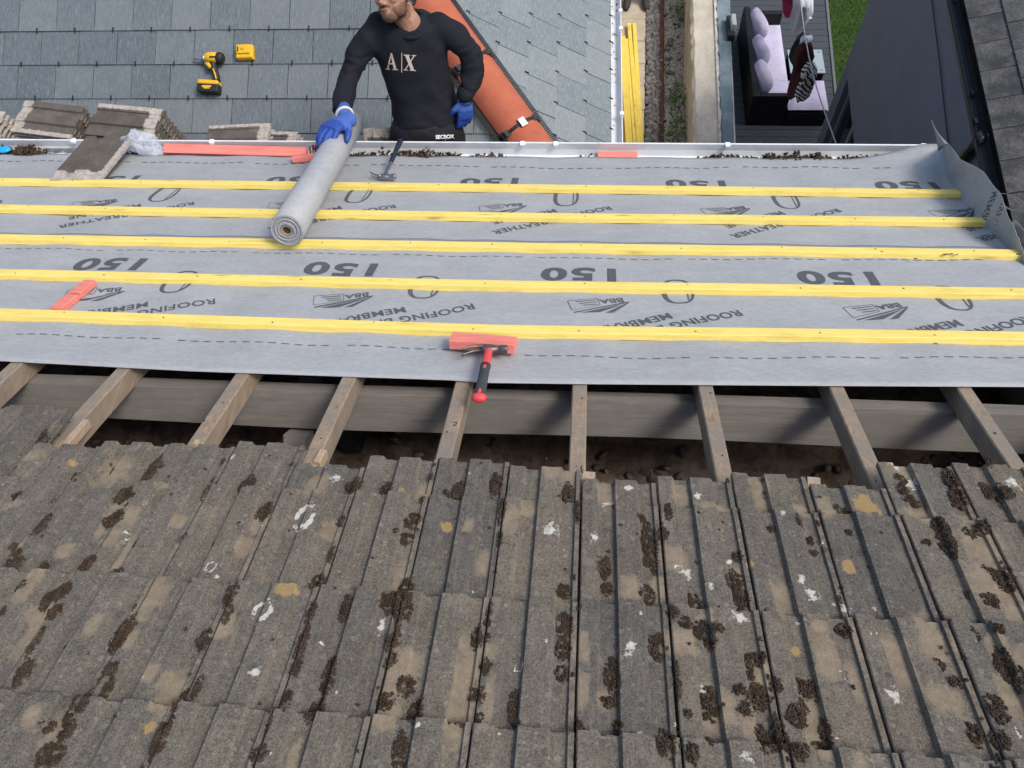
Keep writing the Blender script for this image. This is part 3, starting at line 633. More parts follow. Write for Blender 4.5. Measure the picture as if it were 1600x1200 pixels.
# right plane
def c2(px, py): q = S2(px, py) - hA; return q.dot(YY), q.dot(d2)
bt = [c2(870, 95)[1], c2(914, 95)[1]]; exb = bt[1] - bt[0]; b_e = c2(953, 95)[1]
aj = [c2(*q)[0] for q in ((872, 4), (871, 47), (867, 92), (865, 137), (864, 187))]; sa = (aj[0] - aj[-1]) / 4
h2 = ((hA - hB).dot(YY), (hA - hB).dot(d2))
def right_of_hip(q):   # q.x along YY, q.y up-slope (= -d2)
    return (q.x * (-h2[1]) - q.y * h2[0]) / math.hypot(*h2) * 1.0
sgn = 1 if right_of_hip(Vector((0, -1, 0))) > 0 else -1
def f2(q): return sgn * right_of_hip(q) - .02
r = -12
for r in range(-12, 4):
    bb = bt[0] + r * exb; last = False
    if bb > b_e + .01:
        if bb - exb < b_e - .02: bb = b_e; last = True
        else: break
    ph = aj[-1] if r % 2 == 0 else aj[-1] + sa * .5
    for k in range(-14, 30):
        a0 = ph + k * sa + .0035; a1 = ph + (k + 1) * sa - .0035
        put_slate(hA, YY, -d2, n2, a0, a1, -bb, -bb + exb + .04, f2, M_SLATE2)
    if last: break
hooks.build('slate_hook', M_BLACK, ext, kind='stuff')
# under-boards so nothing shows through the joints
mb = MB(); Ptop = hA + hd * 6; Pbot = hB - hd * .55
mb.add([Ptop - SN * .012, hA + EX * -9 + SU * (Ptop - hA).dot(SU) - SN * .012, hA + EX * -9 + SU * (Pbot - hA).dot(SU) - SN * .012, Pbot - SN * .012], [(0, 1, 2, 3)])
lim = hA + d2 * b_e
def on2(p, far): return p + YY * far
mb.add([Ptop - n2 * .012, Pbot - n2 * .012, Pbot + YY * 0 - n2 * .012, hA + d2 * b_e + YY * (Pbot - hA).dot(YY) - n2 * .012, hA + d2 * b_e + YY * 9 - n2 * .012, Ptop + YY * 3 - n2 * .012], [(0, 1, 3, 4, 5)])
mb.build('roof_underlay', M_BLACK, ext)
zb = (hA + d2 * b_e).z
mb = MB(); xe = (hA + d2 * b_e).x
mb.abox((-7.5, 3.72, -.02), (xe - .12, 3.9, min(1.6, zb - .05))); mb.abox((xe - .2, 3.9, -.02), (xe - .1, 12, zb - .06)); mb.build('wall', M_BRICK, ext)
# white gutter along the right eaves
ge = [hA + d2 * (b_e + .0) + YY * k for k in (-1.6, 8.0)]; ox = Vector((1, 0, 0)); 
prof = [(-.02, 0), (-.02, -.07), (.07, -.075), (.098, -.04), (.098, .004), (.090, .004), (.088, -.036), (.066, -.062), (-.012, -.06), (-.012, 0)]
g2 = MB().loft([[p + ox * x + UP * (z - .01) for x, z in prof] for p in ge]).build('gutter', M_GUTTER, ext)
for (px, py) in ((971, 27), (969, 53), (961, 181)):
    q = S2(px, py); y = q.y; x = lerp(ge[0], ge[1], (y - ge[0].y) / (ge[1].y - ge[0].y)).x
    MB().abox((x + .078, y - .018, ge[0].z - .03), (x + .108, y + .018, ge[0].z + .006)).build('gutter_bracket', M_WHITE, g2)
lumps('gutter_grime', [(xe + rng.uniform(-.0, .05), rng.uniform(4.6, 7.5), zb - .068) for _ in range(45)], [(rng.uniform(.002, .006), rng.uniform(.004, .02), .003) for _ in range(45)], M_MOSS, ext)
# orange half round hip
HL = .60 * 1.0
cl = [(813, 203), (738, 104), (663, 4)]
s_cl = [(S(*q) - hA).dot(hd) for q in cl]; seg = (s_cl[2] - s_cl[0]) / 2
side = hd.cross(UP).normalized(); hup = side.cross(hd).normalized()
if hup.z < 0: hup = -hup
HR = .17
def arc(p, r0, r1, a0=-1.13, a1=1.13, n=14, lift=-.055):
    o_ = [p + side * (math.sin(lerp(a0, a1, k / n)) * r1) + hup * (math.cos(lerp(a0, a1, k / n)) * r1 + lift) for k in range(n + 1)]
    i_ = [p + side * (math.sin(lerp(a0, a1, k / n)) * r0) + hup * (math.cos(lerp(a0, a1, k / n)) * r0 + lift) for k in range(n, -1, -1)]
    return o_ + i_
s = s_cl[0] - seg
for k in range(9):
    MB().loft([arc(hA + hd * (s + .003), HR - .014, HR), arc(hA + hd * (s + seg - .003), HR - .014, HR)]).build('hip_tile', M_ORANGE, ext, smooth=True).data.set_sharp_from_angle(angle=.7)
    u = MB().loft([arc(hA + hd * (s - .012), HR + .001, HR + .008, -1.16, 1.16), arc(hA + hd * (s + .012), HR + .001, HR + .008, -1.16, 1.16)]).build('hip_union', M_BLACK, ext)
    c = hA + hd * s + hup * (HR - .045)
    for a in (-1.0, -.92, .92, 1.0):
        q = hA + hd * s + side * (math.sin(a) * (HR + .008)) + hup * (math.cos(a) * (HR + .008) - .055); MB().box(q, hd * .034, side * .006, hup * .010).build('union_clip', M_BLACK, u)
    for a in (-.75, .75):
        q = hA + hd * s + side * (math.sin(a) * (HR + .008)) + hup * (math.cos(a) * (HR + .008) - .055); MB().box(q, hd * .022, side * .02, hup * .008).build('union_clip', M_BLACK, u)
    bevel(MB().box(hA + hd * s + hup * (HR - .055 + .012), hd * .032, side * .026, hup * .008).build('clamp_plate', M_STEEL, u), .003)
    s += seg
mb = MB()
for sd in (-1, 1):
    for k in range(420):
        q = hA + hd * (s_cl[0] - seg + k * .0155) + side * (sd * HR * .93) + hup * (-.055 + HR * .40)
        mb.box(q + side * sd * .016 - hup * .012, hd * .0042, side * .022, hup * .006)
mb.build('comb_strip', M_BLACK, ext, kind='stuff')

# ------------------------------------------------------------------ the main house: walls, gutter, rafters
house = thing('house', 'house with its old concrete tile roof half stripped down to the rafters', 'house', (-.5, 0, 0))
NM = -.048                                   # top of the membrane / rafters
EAVE = W(0, R(800, 245, NM)[1], NM)
XL, XR = -6.2, 2.02
T_EV = R(800, 245, NM)[1] - .12
mb = MB(); mb.abox((XL, EAVE.y - .24, -.02), (XR - .1, EAVE.y - .12, EAVE.z - .12)); mb.abox((XL, -4, -.02), (XL + .1, EAVE.y - .24, EAVE.z - .05)); mb.abox((XR - .2, -4, -.02), (XR - .1, EAVE.y - .24, EAVE.z - .05)); mb.build('wall', M_BRICK, house)
# gable triangles and back wall keep the loft dark
for xg in (XL + .05, XR - .15):
    z0 = EAVE.z + .05; mb = MB(); mb.add([(xg - .05, -4, z0), (xg - .05, EAVE.y - .35, z0), (xg - .05, 0.35, 4.87), (xg - .05, -2, 4.3), (xg + .05, -4, z0), (xg + .05, EAVE.y - .35, z0), (xg + .05, 0.35, 4.87), (xg + .05, -2, 4.3)], [(0, 1, 2, 3), (7, 6, 5, 4), (0, 4, 5, 1), (1, 5, 6, 2), (2, 6, 7, 3), (3, 7, 4, 0)]); mb.build('gable', M_BRICK, house)
# far slope of the roof behind the camera and the ridge
rz = W(0, .2, -.06)
mb = MB(); mb.add([W(XL, -.15, -.06), W(XR, -.15, -.06), (XR, -3.2, 3.9), (XL, -3.2, 3.9)], [(0, 1, 2, 3)]); mb.add([W(XL, -.15, -.06), W(XR, -.15, -.06), W(XR, .62, -.06), W(XL, .62, -.06)], [(3, 2, 1, 0)]); mb.add([(XL, -3.2, 3.9), (XR, -3.2, 3.9), (XR, -3.2, 0), (XL, -3.2, 0)], [(0, 1, 2, 3)]); mb.build('rear_slope', M_BRICK, house)
MB().abox((XL, -3.0, EAVE.z - .30), (XR - .2, EAVE.y - .24, EAVE.z - .22)).build('loft_floor', plain('loft_floor', (.08, .065, .05), .95), house)
# lumpy insulation
nx, ny = 150, 60; gxs = np.linspace(XL + .1, XR - .2, nx); gys = np.linspace(0.2, EAVE.y - .26, ny); P = np.zeros((nx, ny, 3))
for i, x in enumerate(gxs):
    for j, yv in enumerate(gys):
        hgt = .16 + .10 * mnoise.noise(Vector((x * 2.3, yv * 2.3, 1))) + .05 * mnoise.noise(Vector((x * 7, yv * 7, 4))) + .02 * mnoise.noise(Vector((x * 19, yv * 19, 9)))
        P[i, j] = (x, yv, min(EAVE.z + .16, EAVE.z + (EAVE.y - yv) * sp / cp - .62) + hgt)
for _q in range(1):
    link('insulation', grid_mesh('insulation', P - np.array(wloc(house))), M_INSUL, house, True, kind='stuff')
    ii = nrg.integers(8, nx - 4, 1500); jj = nrg.integers(4, ny - 4, 1500); sz = nrg.uniform(.006, .03, (1500, 1)) ** 1.0
    lumps('loft_debris', P[ii, jj] + nrg.uniform(-.02, .02, (1500, 3)) + np.array([0, 0, .004]), sz * nrg.uniform(.5, 1.6, (1500, 3)), mat_stain('loft_rubble', (.15, .115, .09), (.045, .035, .028), 30), house, wloc(house), jit=.4)
for xv in (XL + .13, XR - .13):
    MB().beam(W(xv, .3, -.056), W(xv, T_EV, -.056), NRM, .03, .34).build('verge_light_stop', M_BROKEN if False else M_RAFT, house)  # added boards closing the verge gap so no light leaks into the loft
link_pts = [(190, 575), (375, 585), (545, 590), (722, 595), (906, 600), (1103, 603), (1310, 607), (1510, 607), (25, 565)]
rx = sorted(R(*q, NM)[0] for q in link_pts); d_ = (rx[-1] - rx[0]) / (len(rx) - 1)
rx = [rx[0] - d_ * k for k in range(9, 0, -1)] + rx + [rx[-1] + d_]
for x in rx:
    if x > XR - .2: continue
    tl = 2.0 + rng.uniform(-.01, .01)
    MB().beam(W(x + rng.uniform(-.003, .003), .3, NM - .004), W(x, EAVE_T if False else R(800, 245, NM)[1] - .05, NM - .004), NRM, .050, .078, seg=10, jit=.002).build('rafter', M_RAFT, house)
# nail holes and stains on the rafters near the opening
mb = MB()
for x in rx:
    for k in range(rng.randint(1, 4)):
        q = W(x + rng.uniform(-.018, .018), rng.uniform(1.75, 2.2), NM - .0035); mb.tube([q - NRM * .004, q + NRM * .0015], rng.uniform(.0018, .0034), 7)
mb.build('nail_hole', M_BLACK, house, kind='stuff')
tp = R(770, 630, -.130); tq = R(770, 616, -.130); wpur = tq[1] - tp[1]
pl0 = R(100, 603, -.130)[1]; pl1 = R(1400, 640, -.130)[1]
def pt(x): return lerp(pl0, pl1, (x + 1.9) / 2.97)
pr_ = []
for k in range(25):
    x = XL + .12 + (XR - .3 - XL) * k / 24; t = pt(0) + .004 * math.sin(x * 2.1); j = rng.uniform(-.003, .003)
    pr_.append([W(x, t + j, -.131), W(x, t + wpur + .004, -.131), W(x, t + wpur + .004, -.285), W(x, t - .004, -.285 + .006 * math.sin(x * 3 + 1)), W(x, t - .004, -.275), W(x, t + j * .5, -.140)])
MB().loft(pr_).build('purlin', M_PURL, house)
for (px, py) in ((452, 690),):
    q = RW(px, py, -.27); MB().beam(q + Vector((0, .03, -.03)), q + Vector((-.10, -.75, -.75)), (0, -.6, .8), .085, .10, seg=4, jit=.002).build('strut', M_PURL, house)
q = RW(456, 598, -.16); MB().beam(q + Vector((0, -.06, -.05)), q + Vector((.02, .42, -.38)), (0, .6, .8), .07, .06, seg=3).build('strut', M_PURL, house)
q = RW(545, 700, -.7); MB().beam(q + Vector((0, 0, .6)), q + Vector((0, 0, -.5)), (0, -1, 0), .09, .09).build('post', plain('dark_post', (.03, .03, .032), .9), house)
# broken old battens beside the rafters and tile edges
for (p0, p1, w, d) in (((103, 692), (134, 655), .022, .03), ((494, 722), (506, 703), .022, .035), ((303, 694), (309, 687), .015, .02)):
    MB().beam(RW(*p0, NM + .004), RW(*p1, NM + .004), NRM, w, d, seg=3, jit=.002).build('broken_batten', M_BROKEN, house)
for (p0, p1) in (((905, 742), (929, 744)), ((1262, 751), (1282, 753))):
    MB().beam(RW(*p0, NM + .02), RW(*p1, NM + .022), NRM, .04, .022).build('broken_batten', M_BROKEN, house)
# fascia and gutter
LZ = EAVE.z + .035
gl0, gl1 = Zp(-150, 217.2, LZ), Zp(1483, 227, LZ)
def gp(x): return gl0 + (gl1 - gl0) * ((x - gl0.x) / (gl1.x - gl0.x))
gdir = (gl1 - gl0).normalized()
MB().beam(Vector((XL, EAVE.y - .07, EAVE.z - .035)), Vector((XR, EAVE.y - .07, EAVE.z - .035)), UP, .025, .2).build('fascia_board', M_WHITE, house)
prof = [(0, 0), (.006, 0), (.004, -.05), (-.012, -.09), (-.11, -.09), (-.118, -.03), (-.114, -.03), (-.106, -.084), (-.014, -.084), (-.003, -.048), (-.004, 0)]
ga, gb = gp(-5.5), gp(2.02)
gt = MB().loft([[p + Vector((0, y, z)) for y, z in prof] for p in (ga, gb)]).build('gutter', M_GUTTER, house)
for (px, py) in ((115, 219), (331, 220), (816, 226), (868, 226), (1137, 227), (1443, 228)):
    q = Zp(px, py, LZ); c = gp(q.x); bevel(MB().abox((c.x - .014, c.y - .022, c.z - .012), (c.x + .014, c.y + .010, c.z + .006)).build('gutter_bracket', M_WHITE, gt), .003)
for px in (842, 0):
    c = gp(Zp(px, 226, LZ).x); MB().loft([[c + Vector((s, y * .985 + .0, z - .0015 if z > -.04 else z - .003)) for y, z in ((.009, .002), (.007, -.05), (-.012, -.093), (-.11, -.093), (-.11, -.0935), (-.012, -.0945), (.009, -.05))] for s in (-.11, .11)]).build('gutter_joint', M_WHITE, gt)

# ------------------------------------------------------------------ old concrete tiles
U0 = .0132; CV = .2029; GA = .3275
TT = [1.5557, 1.2232, .9015]
# profile over one cover width (0 = joint on the left)
PX = np.array([0, .012, .20, .235, .405, .42, .435, .71, .745, .905, .918, .975, .985, 1.0])
PH = np.array([.85, 1.0, 1.0, .06, .0, .55, 1.0, 1.0, .06, .0, .55, .55, -.8, -.9]) * .0135
STAIN_TAN = [(180,745,18,20),(20,795,12,6),(50,720,14,8),(185,800,10,10),(205,815,8,12),(520,832,12,12),(495,765,14,16),(664,772,10,12),(622,912,10,22),(408,822,10,14),(890,748,8,14),(1062,777,10,14),(1050,880,16,16),(1187,775,10,26),(1118,800,20,6),(1250,802,8,10),(1222,937,12,26),(1505,813,14,8),(1435,810,20,12),(1532,860,22,24),(1545,915,26,26),(1400,740,16,14),(1590,960,16,14),(725,1085,15,58),(615,1065,14,26),(765,1025,10,10),(908,1015,10,16),(910,1080,8,18),(945,1095,8,10),(882,940,10,8),(1402,1040,13,28),(1450,1007,14,32),(1475,1100,22,14),(1555,1020,12,16),(1575,1090,14,24),(1270,1130,14,28),(54,918,14,20),(67,965,16,12),(45,1000,10,20),(240,945,12,26),(355,985,10,16),(91,1157,18,20),(265,1065,14,10),(235,1055,12,10),(150,985,8,12),(1190,1060,12,16),(1100,975,10,8),(1060,1010,20,14),(1030,920,10,14),(1135,1110,10,16),(640,1040,16,14),(590,1135,14,10),(1170,1130,10,20)]
STAIN_OR = [(452,931,16,10),(1352,798,16,15),(1325,893,9,8),(628,774,6,6),(698,828,7,7),(1243,1022,6,6),(1273,1089,5,7),(116,728,6,4),(236,1143,7,7),(1170,888,5,5),(1055,1178,3,4),(1590,764,5,5),(730,1065,3,3)]
STAIN_WH = [(862,835,14,13),(928,848,9,9),(982,773,10,6),(950,793,14,8),(1090,783,7,7),(1075,897,9,10),(1110,920,6,6),(1155,972,15,9),(1140,880,6,6),(1395,733,16,9),(1423,760,10,10),(1580,762,15,10),(1268,932,14,12),(1250,910,8,8),(1220,815,6,6),(1320,953,7,12),(1366,949,4,5),(1395,1092,14,15),(985,1017,11,9),(980,1030,9,6),(597,982,6,13),(655,1145,5,7),(525,755,12,8),(365,723,4,6),(400,1055,14,8),(340,905,8,4),(225,1060,4,3),(1165,1195,14,8),(1098,1080,6,14),(1590,1145,6,10),(1000,1150,6,6),(1245,980,5,4)]
def to_roof(L):
    out = []
    for px, py, a, b in L:
        x, t = R(px, py, .0); w = depth(W(x, t, 0)); out.append((x, t, a * w / F, b * w / F / .78))
    return np.array(out)
RINGS = to_roof([(478, 815, 17, 24), (412, 962, 17, 18), (200, 840, 6, 5), (810, 1044, 8, 8), (1314, 1062, 6, 6), (627, 953, 7, 7), (330, 890, 9, 8), (1360, 1000, 6, 6), (1060, 895, 7, 7), (700, 1130, 6, 6)])
ST_ = [to_roof(STAIN_TAN), to_roof(STAIN_WH), to_roof(STAIN_OR)]
ex = []
for _ in range(50):      # further small bleached patches between the ribs
    c = rng.randint(-9, 8); u = rng.choice((.32, .82, .1, .58)); ex.append((U0 + (c + u) * CV, rng.uniform(.6, 1.75), rng.uniform(.006, .02), rng.uniform(.012, .05)))
ST_[0] = np.vstack([ST_[0], np.array(ex)])
ex = [(rng.uniform(-1.9, 1.7), rng.uniform(.6, 1.75), rng.uniform(.003, .009), rng.uniform(.003, .009)) for _ in range(55)]
ST_[1] = np.vstack([ST_[1], np.array(ex)])
def stain_val(X, T):
    out = np.zeros(X.shape + (4,)); out[..., 3] = 1
    for ch in range(3):
        acc = np.zeros(X.shape)
        for (x, t, a, b) in ST_[ch]:
            if x + a * 2 < X.min() or x - a * 2 > X.max() or t + b * 2 < T.min() or t - b * 2 > T.max(): continue
            p = 4 if ch == 0 else 2
            if ch == 1 and a > .02: pass
            d = (np.abs((X - x) / a) ** p + np.abs((T - t) / b) ** p) ** (1 / p); acc = np.maximum(acc, np.clip((1.25 if ch != 1 else .98) - (.62 if ch != 1 else .55) * d, 0, 1))
        if ch == 1:
            for (x, t, a, b) in RINGS:
                dd = np.hypot((X - x) / a, (T - t) / b); an = np.arctan2(T - t, X - x); acc = np.maximum(acc, (np.abs(dd - .82) < .24) * (dd < 1.1) * (.72 + .2 * np.sin(an * 2 + x * 40)))
        out[..., ch] = acc
    U = (X - U0) / CV; U = U - np.floor(U); led = ((U > .918) & (U < .982)) * np.array([[.30 + .34 * mnoise.noise(Vector((math.floor((a - U0) / CV) * 3.3, b * 9, 1))) for b in T[0]] for a in X[:, 0]])
    pan = (((U > .25) & (U < .40)) | ((U > .75) & (U < .90))) * .10
    out[..., 0] = np.maximum(out[..., 0], led + pan)
    return out
def tile_surface(u, t, tail, wob):       # height above the roof plane for the tile whose tail is at t=tail
    return np.interp(u, PX, PH) + .004 + .030 * (t - (tail - .40)) / .40 - .018
us = np.unique(np.concatenate([np.linspace(0, .975, 44), PX[:-2], [.985, .999]]))
def make_tile(col, tail, length, skew=0.0, dn=0.0):
    ts = np.linspace(tail - length, tail, 64); Ug, Tg = np.meshgrid(us, ts, indexing='ij')
    Xg = U0 + (col + Ug) * CV + skew * (Tg - tail)
    Ng = tile_surface(Ug, Tg, tail, 0) + dn
    # uneven worn surface and nibbled tail edge
    wob = np.array([[mnoise.noise(Vector((Xg[i, j] * 31, Tg[i, j] * 31, col * 1.7))) for j in range(0, 64, 3)] for i in range(len(us))])
    wob = np.repeat(wob, 3, axis=1)[:, :64]; Ng = Ng + wob * .0011
    tn = np.array([mnoise.noise(Vector((x * 55, tail * 40, 3))) for x in Xg[:, -1]]) * .0035
    Tg[:, -1] += tn; Tg[:, -2] += tn * .5
    drop = Ng.copy(); 
    XX = np.concatenate([Xg, Xg[:, -1:]], 1); TT_ = np.concatenate([Tg, Tg[:, -1:] - .001], 1); NN = np.concatenate([Ng, Ng[:, -1:] - .013], 1)
    XX = np.concatenate([XX[:1], XX, XX[-1:]], 0); TT_ = np.concatenate([TT_[:1], TT_, TT_[-1:]], 0); NN = np.concatenate([NN[:1] - .014, NN, NN[-1:] - .006], 0)
    P = CAM + np.stack([XX, TT_, NN - H], -1) @ B.T - np.array(wloc(house))
    me = grid_mesh('roof_tile', P)
    at = me.color_attributes.new('stain', 'FLOAT_COLOR', 'POINT'); at.data.foreach_set('color', stain_val(XX, TT_).reshape(-1).astype(np.float32))
    o = link('roof_tile', me, M_TILE, house, True)
    me.set_sharp_from_angle(angle=math.radians(32)); return o
cols = list(range(-17, 9))
top_px = [(45,641),(130,697),(190,692),(240,695),(325,697),(395,692),(455,696),(520,728),(625,716),(735,720),(845,731),(950,752),(1065,748),(1185,743),(1310,760),(1420,727),(1535,727)]
tops = {}
for q in top_px:
    x, t = R(*q, .018); tops.setdefault(int(math.floor((x - U0) / CV)), []).append(t)
TOP = {c: (np.mean(tops[c]) if c in tops else 1.72 + rng.uniform(-.04, .04)) for c in cols}
for c in (-9, -10): TOP[c] = 1.89 if c < -8 else TOP[c]
ROWS = [TT[0], TT[1], TT[2], TT[2] - GA]
for c in cols:
    if U0 + (c + 1) * CV > XR + .15: continue
    for k, tl in enumerate([TOP[c]] + ROWS):
        make_tile(c, tl + (rng.uniform(-.005, .005) if k else 0), .40, rng.uniform(-.006, .006), rng.uniform(-.0015, .0015) - (.005 if k == 0 else 0))
def surf(x, t):
    c = math.floor((x - U0) / CV); u = (x - U0) / CV - c; tl = TOP.get(c, 1.72)
    for q in ROWS:
        if t <= q: tl = q
    return float(np.interp(u, PX, PH)) + .004 + .030 * (t - (tl - .40)) / .40 - .018
# ------------------------------------------------------------------ moss cushions on the tiles
MOSS = [(70,690,9,8),(30,780,8,6),(75,823,6,12),(65,832,10,8),(240,742,9,20),(255,736,6,5),(197,780,12,12),(180,817,15,13),(212,785,3,3),(30,883,8,8),(10,892,6,5),(68,889,10,9),(135,885,13,14),(180,895,12,6),(325,780,4,11),(387,762,13,13),(290,845,4,5),(415,805,12,13),(555,765,13,10),(533,820,7,6),(497,912,13,14),(605,770,9,12),(645,820,11,12),(635,845,9,9),(620,838,4,3),(717,772,9,14),(700,777,5,4),(776,762,9,16),(785,807,5,20),(781,850,4,12),(640,925,7,10),(660,790,4,5),(888,777,9,17),(903,805,4,10),(903,817,4,6),(944,888,10,17),(948,920,9,9),(882,922,12,10),(1002,817,6,6),(1014,858,13,34),(1035,843,8,9),(1043,812,6,12),(1012,930,11,15),(1085,940,11,12),(1148,912,13,18),(1158,935,13,13),(1152,872,8,8),(1120,957,7,5),(1152,957,7,6),(882,975,13,8),(1406,757,8,7),(1413,778,9,15),(1430,790,9,6),(1487,763,9,20),(1497,785,11,15),(1540,773,10,12),(1565,778,12,12),(1540,735,8,8),(1308,802,5,8),(1323,806,4,7),(1325,838,5,4),(1246,825,4,9),(1267,851,9,6),(1270,868,7,4),(1204,832,6,6),(1462,828,9,9),(1475,850,11,24),(1445,858,8,4),(1512,843,10,7),(1530,835,12,9),(1568,910,13,15),(1545,895,12,5),(1545,942,11,10),(615,945,18,18),(632,965,13,24),(615,1010,12,12),(635,1075,13,13),(612,1040,9,9),(650,1115,12,17),(605,1100,13,11),(745,1003,9,15),(762,1005,5,7),(765,970,5,15),(758,1050,10,11),(752,1093,7,11),(749,1126,6,7),(715,1139,12,4),(882,985,13,17),(880,1020,12,15),(878,1055,10,11),(905,963,4,5),(808,1138,6,8),(965,1138,7,10),(905,1142,6,8),(1317,993,11,9),(1262,1080,14,12),(1245,1125,15,13),(1255,1105,8,9),(1290,1145,8,17),(1282,1165,13,7),(1212,1078,9,9),(1200,1165,15,15),(1240,1185,15,16),(1467,1045,8,6),(1555,1115,15,17),(1565,1045,11,20),(1590,1070,11,17),(1562,1160,13,11),(1520,1000,7,7),(1555,995,8,7),(1525,1145,11,12),(38,925,8,6),(101,934,17,12),(90,965,13,11),(60,1010,6,18),(40,1055,11,16),(5,965,8,8),(196,992,15,20),(185,1012,11,11),(175,1050,11,9),(170,1080,7,14),(322,1003,13,13),(360,970,6,12),(310,1080,6,16),(490,965,7,12),(475,1010,9,22),(465,1045,9,14),(450,1095,8,8),(515,1060,11,24),(495,1110,12,13),(430,1115,8,7),(135,1115,9,9),(80,1142,11,7),(110,1155,11,13),(75,1185,15,15),(95,1190,11,13),(425,1142,4,14),(408,1190,13,11),(1050,970,9,9),(1070,985,11,7),(1095,990,12,12),(1110,1010,9,10),(1120,993,9,8),(1025,1015,12,17),(1057,1070,6,22),(1110,1100,13,21),(1180,1035,14,8),(1170,1048,7,15),(1185,1090,16,16),(1155,1085,11,6),(1165,1112,11,9),(1190,1145,10,12),(1205,1165,12,9),(1040,1165,14,20),(1080,1190,9,13),(1110,1160,6,8),(1075,1120,6,6)]
C = []; Sz = []
def add_moss(x0, t0, a, b, hgt):
    area = math.pi * a * b; k = int(min(1100, max(6, area / (.0024 ** 2) * .8)))
    for _ in range(k):
        r = math.sqrt(rng.random()); th = rng.uniform(0, 6.283); e = 1 + .38 * mnoise.noise(Vector((math.cos(th) * 1.6 + x0 * 9, math.sin(th) * 1.6 + t0 * 9, 2)))
        x = x0 + a * r * math.cos(th) * e; t = t0 + b * r * math.sin(th) * e
        if mnoise.noise(Vector((x * 70, t * 70, 5))) < -.32: continue
        s = rng.uniform(.0011, .0026); dome = max(0, 1 - r ** 3)
        C.append(W(x, t, surf(x, t) + hgt * dome * rng.uniform(.25, 1) + .001)); Sz.append((s * rng.uniform(.9, 1.4), s * rng.uniform(.9, 1.4), s))
for (x, t, a, b) in to_roof([(p, q, a, b) for p, q, a, b in MOSS]):
    add_moss(x, t, a * 1.08, b * 1.18, rng.uniform(.003, .0065))
for _ in range(230):    # crumbs caught in the joints and below the risers
    c = rng.randint(-9, 7); u = rng.choice((.945, .99, .99, .93, .40)); add_moss(U0 + (c + u) * CV, rng.uniform(.6, 1.7), rng.uniform(.002, .005), rng.uniform(.003, .016), .003)
for _ in range(46):
    c = rng.randint(-9, 7); u = rng.choice((.95, .32, .84, .99, .36)); add_moss(U0 + (c + u) * CV, rng.uniform(.6, 1.35), rng.uniform(.008, .018), rng.uniform(.012, .05), .005)
for _ in range(120): add_moss(rng.uniform(-1.9, 1.7), rng.uniform(.6, 1.72), rng.uniform(.002, .0055), rng.uniform(.002, .0055), .003)
o = lumps('moss', C, Sz, M_MOSS, house, jit=.3)

# ------------------------------------------------------------------ roofing membrane, two lapped strips
def mem_n(x, t):
    """height of the membrane over the roof plane: it sags a little between rafters and cockles"""
    ph = 0
    k = min(range(len(rx)), key=lambda i: abs(rx[i] - x)); dd = abs(rx[k] - x) / .42
    sag = -.009 * math.sin(min(1, dd * 2) * math.pi / 2) ** 2
    return NM + .001 + sag * (.6 + .4 * mnoise.noise(Vector((x * .8, t * 1.1, 3)))) + .003 * mnoise.noise(Vector((x * 3.1, t * 4.2, 7))) + .0022 * (.4 - abs(mnoise.noise(Vector((x * 2.3 + t, t * 6, 17))))) + .0012 * mnoise.noise(Vector((x * 9, t * 13, 1)))
# right hand curl of the lower strip, points read off the photo: fold line and free edge
T_E = R(800, 245, NM)[1]
def fold_x(t):
    a = [R(1466, 240, NM), R(1492, 300, NM), R(1525, 343, NM), R(1560, 372, NM)]
    ts = [q[1] for q in a][::-1]; xs = [q[0] for q in a][::-1]; return float(np.interp(t, ts, xs))
FE = [((1481, 224), .115), ((1500, 248), .135), ((1536, 268), .135), ((1561, 300), .12), ((1579, 345), .075), ((1592, 372), .03)]
fe = [(*R(*q, n), n) for q, n in FE]
def free_edge(s): # s 0..1 along
    k = s * (len(fe) - 1); i = min(int(k), len(fe) - 2); f = k - i
    return tuple(fe[i][j] + (fe[i + 1][j] - fe[i][j]) * (f * f * (3 - 2 * f) if j == 2 else f) for j in range(3))
def corner_lift(x, t):
    a = max(0, min(1, (x - 1.45) / .40)); b = max(0, min(1, (t - 4.28) / .34)); return .10 * a * a * b * b
def curl_pos(x, t, lift=0.0):
    fx = fold_x(t)
    if x <= fx: return W(x, t, s1_n(x, t) + lift)
    s = min(1, max(0, (T1b - t) / (T1b - T1a))); ex_, et, en = free_edge(s); n0 = s1_n(fx, t); L = (W(ex_, et, en) - W(fx, t, n0)).length; f = (x - fx) / L
    if f > .97: return None
    return W(lerp(fx, ex_, f), lerp(t, et, f), n0 + (en - n0) * (f ** 1.25) + .006 * mnoise.noise(Vector((f * 4, t * 5, 2))) + lift * 2)
def s1_n(x, t): return mem_n(x, t) + corner_lift(x, t) - (0.0 if t < 4.5 else .0)
T1a, T1b = 3.17, T_E + .004
me_l = thing('roofing_membrane', 'lower strip of grey printed membrane curling up at its right end by the gutter', 'membrane', W(-.5, 3.9, NM), 'grey membrane strips on the rafters')
ntt = 46; xs = list(np.linspace(-5.2, 1.2, 160)); P = []
tsv = np.linspace(T1a, T1b, ntt)
for x in xs: P.append([W(x, t, s1_n(x, t)) for t in tsv])
nf = 14
for k in range(1, nf + 1):
    P.append([W(lerp(1.2, fold_x(t), k / nf), t, s1_n(lerp(1.2, fold_x(t), k / nf), t)) for t in tsv])
nc = 12
for k in range(1, nc + 1):
    row = []
    for t in tsv:
        s = (T1b - t) / (T1b - T1a); ex_, et, en = free_edge(s); fx = fold_x(t); n0 = s1_n(fx, t); f = k / nc
        bul = math.sin(f * math.pi) * .010
        row.append(W(lerp(fx, ex_, f), lerp(t, et, f), n0 + (en - n0) * (f ** 1.25) + .006 * mnoise.noise(Vector((f * 4, t * 5, 2)))))
    P.append(row)
